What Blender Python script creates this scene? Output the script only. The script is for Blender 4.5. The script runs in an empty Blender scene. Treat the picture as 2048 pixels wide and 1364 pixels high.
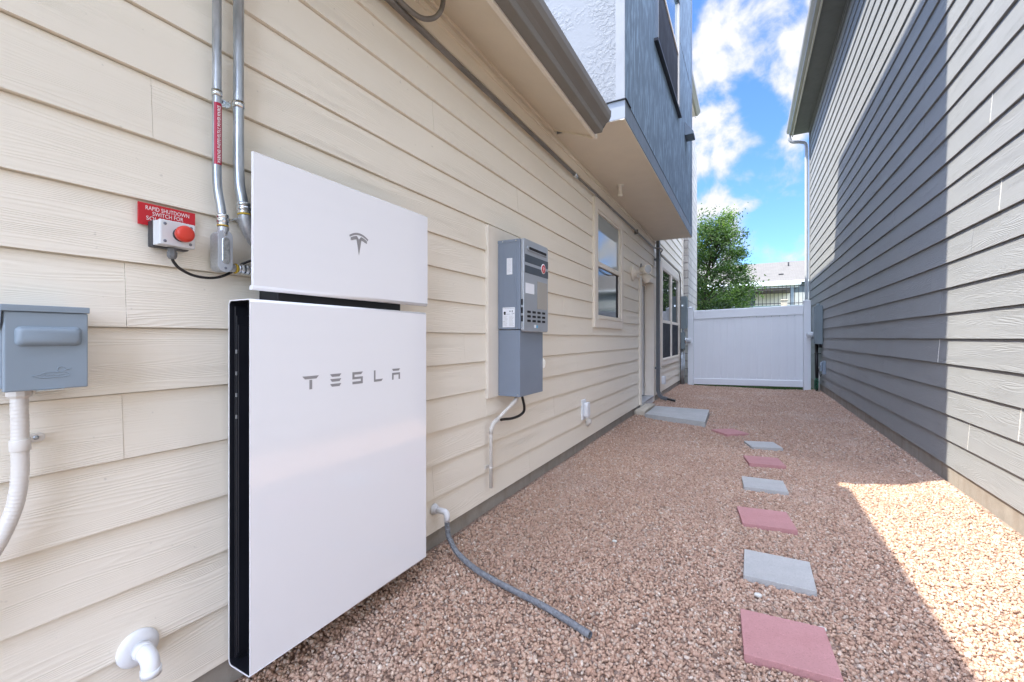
import bpy, bmesh, math, random
import numpy as np
from mathutils import Vector, Matrix, noise as mnoise

random.seed(7)
rng = np.random.default_rng(11)
SC = bpy.context.scene
COL = SC.collection
R = math.radians

# ------------------------------------------------------------------ camera, sky, sun, exposure
cam = bpy.data.cameras.new('camera')
cam_o = bpy.data.objects.new('camera', cam)
COL.objects.link(cam_o)
cam_o.location = (0.0, 0.0, 1.19)
cam_o.rotation_euler = (R(90), 0, R(28.5))
cam.sensor_width = 36.0
cam.lens = 870.0 / 2048.0 * 36.0
cam.shift_y = -6.0 / 2048.0
cam.clip_start = 0.02
cam.clip_end = 2000.0
SC.camera = cam_o

SUN = Vector((1.0, 0.52, -1.8)).normalized()        # direction the light travels
sun = bpy.data.lights.new('sun', 'SUN')
sun.energy = 3.1
sun.angle = R(0.55)
sun.color = (1.0, 0.93, 0.82)
sun_o = bpy.data.objects.new('sun', sun)
COL.objects.link(sun_o)
sun_o.rotation_euler = SUN.to_track_quat('-Z', 'Y').to_euler()

SC.view_settings.view_transform = 'Standard'
SC.view_settings.look = 'None'
SC.view_settings.gamma = 1.0
SC.view_settings.use_curve_mapping = False
SC.view_settings.exposure = 1.75

CAMF = Vector((-math.sin(R(28.5)), math.cos(R(28.5)), 0))
CAMR = Vector((math.cos(R(28.5)), math.sin(R(28.5)), 0))


def sky_dir(px, py):
    return (CAMF + CAMR * ((px - 1024) / 870.0) + Vector((0, 0, 1)) * ((676 - py) / 870.0)).normalized()


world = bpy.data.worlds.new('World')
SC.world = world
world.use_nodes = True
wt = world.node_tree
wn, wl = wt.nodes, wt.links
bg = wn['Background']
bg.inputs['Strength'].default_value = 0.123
sky = wn.new('ShaderNodeTexSky')
sky.sky_type = 'NISHITA'
sky.sun_disc = False
sky.sun_elevation = R(57.9)
sky.sun_rotation = math.atan2(-1.0, -0.52)
sky.air_density = 1.0
sky.dust_density = 0.3
sky.ozone_density = 2.0
tc = wn.new('ShaderNodeTexCoord')


def wmath(op, a=None, b=None, c=None, clamp=False):
    n = wn.new('ShaderNodeMath')
    n.operation = op
    n.use_clamp = clamp
    for i, v in enumerate((a, b, c)):
        if v is None:
            continue
        if isinstance(v, (int, float)):
            n.inputs[i].default_value = v
        else:
            wl.new(v, n.inputs[i])
    return n.outputs[0]


# clouds: soft heaps standing in chosen directions of the sky, broken up by noise
CLOUDS = [(1470, 95, .17, .62), (1580, 130, .15, .6), (1540, 215, .10, .4), (1425, 235, .13, .62), (1480, 215, .08, .4),
          (1440, 310, .085, .5), (1420, 415, .062, .72), (1570, 300, .07, .5), (1640, 60, .16, .5), (1585, 385, .04, .36),
          (1500, 340, .05, .35), (1590, 350, .06, .25), (1530, 505, .16, .34), (1480, 20, .06, .4), (1380, 150, .12, .5), (1400, 330, .08, .5)]
nz = wn.new('ShaderNodeTexNoise')
nz.inputs['Scale'].default_value = 11.0
nz.inputs['Detail'].default_value = 9.0
nz.inputs['Roughness'].default_value = 0.56
nz.inputs['Distortion'].default_value = 0.25
wl.new(tc.outputs['Generated'], nz.inputs['Vector'])
nz2 = wn.new('ShaderNodeTexNoise')
nz2.inputs['Scale'].default_value = 1.7
nz2.inputs['Detail'].default_value = 3.0
wl.new(tc.outputs['Generated'], nz2.inputs['Vector'])
acc = None
for (px, py, rad, w) in CLOUDS:
    d = sky_dir(px, py)
    vm = wn.new('ShaderNodeVectorMath')
    vm.operation = 'DISTANCE'
    wl.new(tc.outputs['Generated'], vm.inputs[0])
    vm.inputs[1].default_value = d
    q = wmath('DIVIDE', vm.outputs['Value'], rad)
    q = wmath('SUBTRACT', 1.0, q, clamp=True)
    q = wmath('POWER', q, 0.6)
    q = wmath('MULTIPLY', q, w)
    acc = q if acc is None else wmath('MAXIMUM', acc, q)
hol = None
for (px, py, rad, w) in [(1492, 212, .05, .5), (1532, 245, .055, .6), (1515, 330, .07, .55), (1396, 20, .06, .5), (1522, 60, .035, .35), (1600, 25, .03, .3), (1480, 180, .035, .4), (1460, 370, .05, .4), (1395, 378, .04, .4), (1560, 440, .07, .4), (1440, 190, .03, .25), (1545, 120, .03, .25)]:
    vm = wn.new('ShaderNodeVectorMath')
    vm.operation = 'DISTANCE'
    wl.new(tc.outputs['Generated'], vm.inputs[0])
    vm.inputs[1].default_value = sky_dir(px, py)
    q = wmath('SUBTRACT', 1.0, wmath('DIVIDE', vm.outputs['Value'], rad), clamp=True)
    q = wmath('MULTIPLY', wmath('POWER', q, 0.7), w * .85)
    hol = q if hol is None else wmath('MAXIMUM', hol, q)
base = wmath('SUBTRACT', wmath('MULTIPLY_ADD', nz.outputs['Fac'], 2.6, -1.3), hol)
other = wmath('MULTIPLY_ADD', nz2.outputs['Fac'], 1.6, -0.70)
acc = wmath('MAXIMUM', acc, other)
dens = wmath('ADD', acc, base)
mr = wn.new('ShaderNodeMapRange')
mr.interpolation_type = 'SMOOTHSTEP'
mr.inputs['From Min'].default_value = 0.02
mr.inputs['From Max'].default_value = 0.58
wl.new(dens, mr.inputs['Value'])
sh = wn.new('ShaderNodeMapRange')
sh.inputs['From Min'].default_value = 0.25
sh.inputs['From Max'].default_value = 0.62
wl.new(dens, sh.inputs['Value'])
ccol = wn.new('ShaderNodeMix')
ccol.data_type = 'RGBA'
ccol.inputs['A'].default_value = (1.95, 2.1, 2.5, 1)
ccol.inputs['B'].default_value = (2.6, 2.6, 2.72, 1)
wl.new(sh.outputs['Result'], ccol.inputs['Factor'])
skt = wn.new('ShaderNodeMix')
skt.data_type = 'RGBA'
skt.blend_type = 'MULTIPLY'
skt.inputs['Factor'].default_value = 1.0
skt.inputs['B'].default_value = (.42, .60, .90, 1)
wl.new(sky.outputs['Color'], skt.inputs['A'])
mx = wn.new('ShaderNodeMix')
mx.data_type = 'RGBA'
wl.new(skt.outputs['Result'], mx.inputs['A'])
wl.new(ccol.outputs['Result'], mx.inputs['B'])
gmask = wn.new('ShaderNodeMapRange')      # added white overcast around the glow, out of view, to whiten the fill
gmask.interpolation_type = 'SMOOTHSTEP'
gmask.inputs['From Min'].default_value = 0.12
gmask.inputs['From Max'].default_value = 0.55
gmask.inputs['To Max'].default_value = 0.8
# added fill glow: unseen sky above and behind the camera brightens the shaded wall
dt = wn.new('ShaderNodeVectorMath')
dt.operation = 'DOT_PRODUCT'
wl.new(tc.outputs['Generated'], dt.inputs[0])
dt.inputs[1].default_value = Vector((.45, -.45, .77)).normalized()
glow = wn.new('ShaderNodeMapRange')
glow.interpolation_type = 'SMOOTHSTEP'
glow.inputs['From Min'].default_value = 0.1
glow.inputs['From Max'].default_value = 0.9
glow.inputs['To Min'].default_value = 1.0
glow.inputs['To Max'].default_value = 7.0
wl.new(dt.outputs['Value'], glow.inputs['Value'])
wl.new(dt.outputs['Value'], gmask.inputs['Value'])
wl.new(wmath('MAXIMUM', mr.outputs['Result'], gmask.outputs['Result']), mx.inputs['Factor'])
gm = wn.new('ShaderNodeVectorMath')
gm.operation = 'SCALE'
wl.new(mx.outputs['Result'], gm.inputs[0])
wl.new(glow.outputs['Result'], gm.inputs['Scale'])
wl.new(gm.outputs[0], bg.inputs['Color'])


# ------------------------------------------------------------------ materials
class MT:
    def __init__(s, name):
        s.m = bpy.data.materials.new(name)
        s.m.use_nodes = True
        s.t = s.m.node_tree
        s.n, s.l = s.t.nodes, s.t.links
        s.b = s.n['Principled BSDF']
        s.tc = s.n.new('ShaderNodeTexCoord')
        s.hs = []

    def put(s, v, sock):
        if isinstance(v, (int, float)):
            sock.default_value = v
        elif isinstance(v, tuple):
            sock.default_value = v if len(v) != 3 or sock.type == 'VECTOR' else (*v, 1)
        else:
            s.l.new(v, sock)

    def math(s, op, a, b=None, c=None, clamp=False):
        n = s.n.new('ShaderNodeMath')
        n.operation = op
        n.use_clamp = clamp
        for i, v in enumerate((a, b, c)):
            if v is not None:
                s.put(v, n.inputs[i])
        return n.outputs[0]

    def vec(s, scale=(1, 1, 1), src=None):
        n = s.n.new('ShaderNodeMapping')
        s.l.new(src or s.tc.outputs['Object'], n.inputs['Vector'])
        n.inputs['Scale'].default_value = scale
        return n.outputs[0]

    def noise(s, scale, detail=3, rough=.5, vec=None, dist=0.0, w=None):
        n = s.n.new('ShaderNodeTexNoise')
        if w is not None:
            n.noise_dimensions = '4D'
            s.put(w, n.inputs['W'])
        n.inputs['Scale'].default_value = scale
        n.inputs['Detail'].default_value = detail
        n.inputs['Roughness'].default_value = rough
        n.inputs['Distortion'].default_value = dist
        s.l.new(vec or s.tc.outputs['Object'], n.inputs['Vector'])
        return n.outputs['Fac']

    def vor(s, scale, feature='F1', vec=None, out='Distance', rnd=1.0):
        n = s.n.new('ShaderNodeTexVoronoi')
        n.feature = feature
        n.inputs['Scale'].default_value = scale
        n.inputs['Randomness'].default_value = rnd
        s.l.new(vec or s.tc.outputs['Object'], n.inputs['Vector'])
        return n.outputs[out]

    def range(s, v, a, b, c=0.0, d=1.0, smooth=False):
        n = s.n.new('ShaderNodeMapRange')
        if smooth:
            n.interpolation_type = 'SMOOTHSTEP'
        s.put(v, n.inputs['Value'])
        n.inputs['From Min'].default_value = a
        n.inputs['From Max'].default_value = b
        n.inputs['To Min'].default_value = c
        n.inputs['To Max'].default_value = d
        return n.outputs['Result']

    def mix(s, f, a, b, mode='MIX'):
        n = s.n.new('ShaderNodeMix')
        n.data_type = 'RGBA'
        n.blend_type = mode
        s.put(f, n.inputs['Factor'])
        s.put(a, n.inputs['A'])
        s.put(b, n.inputs['B'])
        return n.outputs['Result']

    def ramp(s, v, stops):
        n = s.n.new('ShaderNodeValToRGB')
        e = n.color_ramp.elements
        while len(e) < len(stops):
            e.new(.5)
        for i, (p, c) in enumerate(stops):
            e[i].position = p
            e[i].color = (*c, 1)
        s.l.new(v, n.inputs['Fac'])
        return n.outputs['Color']

    def attr(s, name):
        n = s.n.new('ShaderNodeAttribute')
        n.attribute_name = name
        return n.outputs['Fac']

    def bump(s, h, dist=.001, strength=1.0, prev=None):
        n = s.n.new('ShaderNodeBump')
        n.inputs['Strength'].default_value = strength
        n.inputs['Distance'].default_value = dist
        s.l.new(h, n.inputs['Height'])
        if prev is not None:
            s.l.new(prev, n.inputs['Normal'])
        return n.outputs['Normal']

    def done(s, color=None, rough=.6, metal=0.0, normal=None, spec=None, coat=None):
        if color is not None:
            s.put(color, s.b.inputs['Base Color'])
        s.put(rough, s.b.inputs['Roughness'])
        s.b.inputs['Metallic'].default_value = metal
        if spec is not None:
            s.b.inputs['Specular IOR Level'].default_value = spec
        if coat is not None:
            s.b.inputs['Coat Weight'].default_value = coat
            s.b.inputs['Coat Roughness'].default_value = .03
        if normal is not None:
            s.l.new(normal, s.b.inputs['Normal'])
        return s.m


def paint(name, col, rough=.55, var=.08, metal=0.0, bump=0.0, bscale=60, nscale=4.0, spec=None, coat=None):
    m = MT(name)
    f = m.noise(nscale, 5, .6)
    dk = tuple(c * (1 - var) for c in col)
    lt = tuple(min(1, c * (1 + var)) for c in col)
    c = m.mix(m.range(f, .3, .7), dk, lt)
    nrm = None
    if bump:
        nrm = m.bump(m.noise(bscale, 4, .6), bump, 1.0)
    r = m.range(m.noise(nscale * 3, 3), .3, .7, rough * .88, min(1, rough * 1.1))
    return m.done(c, r, metal, nrm, spec, coat)


def siding_mat(name, col, var, depth):
    m = MT(name)
    bid = m.attr('bid')
    # embossed cedar grain: long flowing lines, different on every board
    v = m.vec((1, .55, 7.0))
    warp = m.noise(1.6, 2, .5, v, w=m.math('MULTIPLY', bid, 37.0))
    sep = m.n.new('ShaderNodeSeparateXYZ')
    m.l.new(m.tc.outputs['Object'], sep.inputs[0])
    ph = m.math('MULTIPLY_ADD', warp, 22.0, m.math('MULTIPLY', sep.outputs['Z'], 115.0))
    line = m.math('SINE', m.math('MULTIPLY', ph, 6.2832))
    line = m.math('MULTIPLY_ADD', line, .5, .5)
    line = m.math('POWER', line, 1.6)
    fine = m.noise(1.0, 5, .65, m.vec((1, 9.0, 420.0)), w=m.math('MULTIPLY', bid, 11.0))
    fade = m.range(m.noise(2.2, 2, .5, m.vec((1, .8, 5.0)), w=m.math('MULTIPLY', bid, 5.0)), .36, .6, .12, 1.0)
    h = m.math('MULTIPLY_ADD', m.math('MULTIPLY', line, fade), .62, m.math('MULTIPLY', fine, .5))
    nrm = m.bump(h, depth, 1.0)
    big = m.noise(1.3, 5, .62)
    bv = m.math('FRACT', m.math('MULTIPLY', bid, 7.31))
    c0 = tuple(c * (1 - var) for c in col)
    c1 = tuple(min(1, c * (1 + var)) for c in col)
    c = m.mix(m.range(big, .3, .7), c0, c1)
    c = m.mix(m.math('MULTIPLY', bv, .08), c, tuple(x * .85 for x in col))
    dirt = m.noise(3.0, 6, .7, m.vec((1, 2.0, .35)))
    c = m.mix(m.range(dirt, .62, .8, 0, .05), c, tuple(x * .62 for x in col))
    # scuffs: small pale and dark flecks
    sp = m.noise(38.0, 2, .5)
    c = m.mix(m.range(sp, .735, .78, 0, .35), c, tuple(x * .55 for x in col))
    rgh = m.range(fine, .3, .7, .52, .7)
    return m.done(c, rgh, 0, nrm, .35)


def stucco_mat(name, col, streak):
    m = MT(name)
    v = m.noise(9, 6, .6)
    if streak:
        st = m.noise(1.0, 4, .62, m.vec((14, 15.0, 4.2)), dist=.5)
        c = m.mix(m.range(st, .46, .62), tuple(x * .82 for x in col), tuple(min(1, x * 1.4) for x in col))
        c = m.mix(m.range(m.noise(1.2, 3), .35, .65, 0, .35), c, tuple(x * .8 for x in col))
        h = m.math('ADD', m.math('MULTIPLY', st, .9), m.math('MULTIPLY', v, .3))
        nrm = m.bump(h, .008, 1.0)
    else:
        a = m.noise(30, 5, .6, dist=.4)
        h = m.range(a, .45, .60, 0, 1, True)
        mask = m.range(m.noise(2.4, 3), .42, .56)
        h = m.math('ADD', m.math('MULTIPLY', h, m.math('MULTIPLY_ADD', mask, .9, .12)), m.math('MULTIPLY', v, .25))
        nrm = m.bump(h, .003, 1.0)
        c = m.mix(m.range(v, .3, .7), tuple(x * .95 for x in col), col)
    return m.done(c, .85, 0, nrm, .3)


CREAM = (.885, .82, .70)
M = {}
M['siding_cream'] = siding_mat('siding_cream', CREAM, .012, .0013)
M['siding_gray'] = siding_mat('siding_gray', (.285, .293, .292), .04, .0020)
M['trim_cream'] = paint('trim_cream', (.82, .75, .645), .5, .03, bump=.0003, bscale=300)
M['soffit'] = paint('soffit_cream', (.79, .705, .57), .6, .03, bump=.0004, bscale=120)
M['soffit_gray'] = paint('soffit_gray', (.16, .16, .145), .7, .06)
M['fascia_gray'] = paint('fascia_beige', (.56, .53, .42), .5, .04)
M['gutter_brown'] = paint('gutter_brown', (.20, .185, .165), .42, .05, nscale=2)
M['gutter_beige'] = paint('gutter_beige', (.34, .325, .265), .4, .05, nscale=2)
M['downspout_gray'] = paint('downspout_gray', (.12, .13, .14), .42, .06, nscale=2)
M['downspout_white'] = paint('downspout_white', (.44, .455, .47), .4, .04)
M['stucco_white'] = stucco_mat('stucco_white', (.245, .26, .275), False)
M['stucco_blue'] = stucco_mat('stucco_blue', (.20, .275, .355), True)
M['trim_blue'] = paint('trim_blue', (.15, .19, .235), .5, .06)
M['flashing'] = paint('flashing_paint', (.24, .265, .29), .5, .05)
M['flashing_dim'] = paint('corner_paint', (.22, .235, .25), .6, .05, bump=.0006, bscale=90)
M['concrete'] = None
M['vinyl'] = paint('vinyl_white', (.80, .82, .84), .38, .02, spec=.45, nscale=1.5)
M['white_plastic'] = paint('white_plastic', (.80, .81, .82), .35, .03)
M['pvc'] = paint('pvc_cream', (.70, .665, .61), .4, .04)
M['powerwall_white'] = None
M['black'] = paint('black_plastic', (.012, .013, .018), .4, .2)
M['black_rubber'] = paint('black_rubber', (.015, .014, .014), .38, .2)
M['dark'] = paint('dark_interior', (.012, .012, .014), .8, .2)
M['box_gray'] = paint('enclosure_gray', (.255, .315, .37), .42, .05, nscale=3, bump=.0002, bscale=500)
M['meter_gray'] = paint('meter_gray', (.20, .245, .26), .42, .06, nscale=3)
M['heater_gray'] = paint('heater_gray', (.215, .255, .315), .38, .04, nscale=3)
M['heater_silver'] = paint('heater_silver', (.42, .45, .48), .33, .05, metal=.35, nscale=3)
M['stripe'] = paint('stripe_slate', (.055, .07, .085), .35, .04)
M['beige_label'] = paint('beige_label', (.36, .34, .30), .55, .04)
M['paper'] = paint('paper_label', (.82, .84, .87), .5, .02)
M['ink'] = paint('label_ink', (.18, .20, .24), .6, .1)
M['inkblack'] = paint('black_ink', (.02, .02, .025), .5, .1)
M['red'] = paint('red_sign', (.56, .012, .022), .42, .05)
M['label_red'] = paint('label_crimson', (.42, .010, .045), .4, .05)
M['white_ink'] = paint('white_ink', (.85, .85, .85), .5, .02)
M['button_red'] = paint('button_red', (.62, .045, .025), .42, .06, nscale=30)
M['switch_white'] = paint('switch_white', (.66, .675, .68), .42, .03)
M['switch_dark'] = paint('switch_dark', (.035, .038, .045), .45, .1)
M['gland'] = paint('gland_gray', (.17, .175, .18), .45, .08)
M['emblem'] = paint('emblem_gray', (.31, .30, .30), .6, .03, spec=.1)
M['plate'] = paint('cover_plate_grey', (.50, .53, .57), .35, .04, metal=.3)
M['yellow'] = paint('yellow_ring', (.75, .52, .06), .5, .05)
M['teal'] = paint('teal_sticker', (.15, .45, .7), .5, .1)
M['stone_cap'] = paint('limestone_block', (.56, .50, .40), .85, .15, bump=.006, bscale=22, nscale=9)
M['caulk'] = paint('caulk', (.62, .60, .54), .6, .05)
M['fence_black'] = paint('fence_black', (.02, .02, .024), .5, .1)
M['retaining'] = paint('retaining_teal', (.16, .24, .25), .8, .08)
M['house_gray'] = paint('house_siding_slate', (.10, .125, .14), .7, .06)
M['house_white'] = paint('house_trim_white', (.70, .71, .70), .6, .03)
M['patio_wood'] = paint('patio_post_brown', (.07, .05, .04), .7, .1)
M['bark'] = paint('bark', (.10, .075, .055), .9, .3, bump=.01, bscale=20, nscale=12)
M['screen'] = paint('insect_screen', (.028, .030, .038), .7, .06, nscale=2, spec=.2)
M['bronze'] = paint('window_bronze', (.22, .17, .13), .5, .05)
M['hose_green'] = paint('green_cable', (.03, .16, .09), .45, .1)
M['roof_edge'] = paint('roof_edge', (.10, .095, .09), .9, .15)


def mk_special():
    # galvanised steel
    m = MT('galvanised_steel')
    f = m.noise(26, 5, .6, m.vec((1, 1, .25)))
    c = m.mix(m.range(f, .35, .65), (.36, .40, .44), (.60, .64, .68))
    M['galv'] = m.done(c, m.range(f, .35, .65, .28, .45), .85)
    m = MT('zinc_fitting')
    f = m.noise(90, 3, .6)
    c = m.mix(m.range(f, .4, .6), (.55, .60, .62), (.85, .88, .90))
    M['zinc'] = m.done(c, .22, 1.0)
    m = MT('cast_aluminium')
    f = m.noise(160, 4, .6)
    c = m.mix(m.range(f, .4, .6), (.46, .48, .50), (.54, .56, .58))
    M['cast'] = m.done(c, .42, .55, m.bump(f, .0004))
    # grey hose / painted conduit
    m = MT('conduit_paint_brown')
    f = m.noise(14, 4, .6, m.vec((1, .3, 1)))
    c = m.mix(m.range(f, .35, .65), (.16, .145, .13), (.24, .22, .20))
    M['conduit_brown'] = m.done(c, .42, .3)
    m = MT('weathered_vinyl_hose')
    f = m.noise(60, 5, .6)
    c = m.mix(m.range(f, .35, .68), (.12, .125, .135), (.24, .25, .262))
    M['hose'] = m.done(c, .55, 0)
    # glossy glass front of the battery
    m = MT('gloss_white_glass')
    f = m.noise(.9, 2, .5)
    c = m.mix(m.range(f, .3, .7), (.86, .86, .875), (.89, .89, .905))
    M['powerwall_white'] = m.done(c, .07, 0, None, .8)
    # concrete
    m = MT('concrete')
    f = m.noise(3, 6, .7)
    g = m.noise(60, 4, .7)
    c = m.mix(m.range(f, .3, .7), (.25, .225, .19), (.36, .33, .285))
    c = m.mix(m.range(g, .55, .75, 0, .4), c, (.2, .18, .16))
    v = m.range(m.noise(1.0, 4, .6, m.vec((1, 6, .7))), .5, .72, 0, .5)
    c = m.mix(v, c, (.20, .15, .11))
    M['concrete'] = m.done(c, .9, 0, m.bump(g, .002))
    # slab and grey pavers
    for nm, a, b in (('slab_concrete', (.40, .40, .38), (.47, .47, .45)), ('paver_gray', (.40, .395, .375), (.50, .49, .465)),
                     ('paver_pink', (.45, .215, .205), (.53, .27, .26))):
        m = MT(nm)
        f = m.noise(5, 6, .7)
        g = m.noise(170, 3, .7)
        c = m.mix(m.range(f, .3, .7), a, b)
        c = m.mix(m.range(g, .55, .68, 0, .6), c, tuple(x * .62 for x in a))
        c = m.mix(m.range(m.noise(1.7, 5, .7), .48, .66, 0, .35), c, tuple(x * .70 for x in a))
        c = m.mix(m.range(m.noise(240, 2, .6), .64, .72, 0, .6), c, tuple(min(1, x * 1.5) for x in b))
        pit = m.vor(42, 'F1')
        hole = m.range(pit, .03, .07, 1, 0)
        c = m.mix(m.math('MULTIPLY', hole, .6), c, tuple(x * .4 for x in a))
        h = m.math('SUBTRACT', m.math('MULTIPLY', g, .6), hole)
        M[nm] = m.done(c, .88, 0, m.bump(h, .0022))
    # gravel stones
    m = MT('crushed_granite')
    r = m.attr('rnd')
    c = m.ramp(r, [(0.0, (.33, .205, .15)), (.16, (.44, .29, .22)), (.36, (.55, .38, .30)), (.52, (.63, .47, .38)), (.68, (.51, .34, .26)),
                   (.80, (.68, .55, .46)), (.92, (.46, .39, .35)), (.985, (.80, .73, .67))])
    s = m.noise(260, 4, .7)
    c = m.mix(m.range(s, .35, .7, 0, .4), c, (.36, .24, .19))
    c = m.mix(1.0, c, (1.0, .94, .84), 'MULTIPLY')
    c = m.mix(m.range(m.noise(1.1, 4, .6), .38, .62, 0, .30), c, (.36, .235, .175))
    c = m.mix(m.range(m.noise(.9, 3, .6, m.vec((1, .8, 1))), .55, .72, 0, .28), c, (.66, .56, .49))
    M['gravel'] = m.done(c, .82, 0, m.bump(m.noise(400, 2, .6), .0012))
    m = MT('gravel_bed')
    d = m.vor(72, 'F1')
    cc = m.vor(72, 'F1', out='Color')
    sep = m.n.new('ShaderNodeSeparateColor')
    m.l.new(cc, sep.inputs[0])
    c = m.ramp(sep.outputs[0], [(0.0, (.16, .10, .07)), (.3, (.28, .18, .13)), (.6, (.38, .26, .19)), (1.0, (.28, .20, .16))])
    M['gravel_bed'] = m.done(c, .9, 0, m.bump(m.math('MULTIPLY', d, -1.0), .012))
    m = MT('ground_soil')
    c = m.mix(m.range(m.noise(.3, 6, .7), .4, .6), (.06, .10, .03), (.13, .13, .06))
    M['ground'] = m.done(c, .95, 0, m.bump(m.noise(30, 4), .02))
    m = MT('grass_blades')
    c = m.ramp(m.attr('rnd'), [(0, (.03, .09, .02)), (.5, (.06, .16, .03)), (1, (.13, .22, .05))])
    M['grass'] = m.done(c, .7)
    m = MT('leaves')
    r = m.attr('rnd')
    c = m.ramp(r, [(0, (.03, .06, .02)), (.4, (.07, .125, .038)), (.75, (.135, .205, .065)), (1, (.22, .30, .10))])
    m.b.inputs['Transmission Weight'].default_value = 0.0
    M['leaf'] = m.done(c, .5, 0, None, .4)
    # light through the leaf
    tr = m.n.new('ShaderNodeBsdfTranslucent')
    m.put(m.mix(1.0, c, (1.4, 1.7, .6), 'MULTIPLY'), tr.inputs['Color'])
    mxs = m.n.new('ShaderNodeMixShader')
    mxs.inputs[0].default_value = .35
    out = m.n['Material Output']
    m.l.new(m.b.outputs[0], mxs.inputs[1])
    m.l.new(tr.outputs[0], mxs.inputs[2])
    m.l.new(mxs.outputs[0], out.inputs['Surface'])
    # glass
    m = MT('window_glass')
    w = m.noise(.8, 2)
    M['glass'] = m.done((.028, .034, .036), .015, 0, m.bump(w, .004, .35), 1.0)
    m.b.inputs['IOR'].default_value = 2.1
    m = MT('screened_glass')
    M['glass_dim'] = m.done(m.mix(m.range(m.noise(2.5, 4), .4, .6), (.035, .045, .048), (.07, .08, .083)), .08, 0, None, .5)
    m = MT('blind_glass')
    M['glass_blind'] = m.done((.36, .41, .41), .04, 0, None, .8)
    m = MT('upper_window_glass')
    M['glass2'] = m.done((.20, .30, .34), .03, .2, None, 1.0)
    m = MT('lamp_glass')
    M['lens'] = m.done((.55, .58, .6), .2, .0, None, .8)
    # limestone veneer
    m = MT('limestone_veneer')
    br = m.n.new('ShaderNodeTexBrick')
    sw = m.n.new('ShaderNodeCombineXYZ')
    sp = m.n.new('ShaderNodeSeparateXYZ')
    m.l.new(m.tc.outputs['Object'], sp.inputs[0])
    wob = m.math('MULTIPLY_ADD', m.noise(6, 3), .05, m.math('ADD', sp.outputs['X'], sp.outputs['Y']))
    wz = m.math('MULTIPLY_ADD', m.noise(4, 2), .04, sp.outputs['Z'])
    m.l.new(wob, sw.inputs[0])
    m.l.new(wz, sw.inputs[1])
    m.l.new(sw.outputs[0], br.inputs['Vector'])
    br.inputs['Scale'].default_value = 1.0
    br.inputs['Brick Width'].default_value = .42
    br.inputs['Row Height'].default_value = .20
    br.inputs['Mortar Size'].default_value = .014
    br.inputs['Mortar Smooth'].default_value = .3
    br.inputs['Color1'].default_value = (.60, .57, .52, 1)
    br.inputs['Color2'].default_value = (.46, .43, .385, 1)
    br.inputs['Mortar'].default_value = (.30, .28, .26, 1)
    g = m.noise(16, 6, .7)
    c = m.mix(m.range(g, .3, .7, 0, .45), br.outputs['Color'], (.36, .32, .28))
    h = m.math('SUBTRACT', m.math('MULTIPLY', g, .7), br.outputs['Fac'])
    M['limestone'] = m.done(c, .9, 0, m.bump(h, .02))
    # shingles
    m = MT('asphalt_shingles')
    br = m.n.new('ShaderNodeTexBrick')
    m.l.new(m.vec((1, 1, 1)), br.inputs['Vector'])
    br.inputs['Scale'].default_value = 1.0
    br.inputs['Brick Width'].default_value = .32
    br.inputs['Row Height'].default_value = .16
    br.inputs['Mortar Size'].default_value = .01
    br.inputs['Color1'].default_value = (.125, .118, .10, 1)
    br.inputs['Color2'].default_value = (.105, .098, .084, 1)
    br.inputs['Mortar'].default_value = (.075, .068, .06, 1)
    c = m.mix(m.range(m.noise(2, 5, .7), .3, .7, 0, .5), br.outputs['Color'], (.145, .13, .115))
    M['shingle'] = m.done(c, .95, 0, m.bump(m.noise(60, 3), .01))


mk_special()


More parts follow.
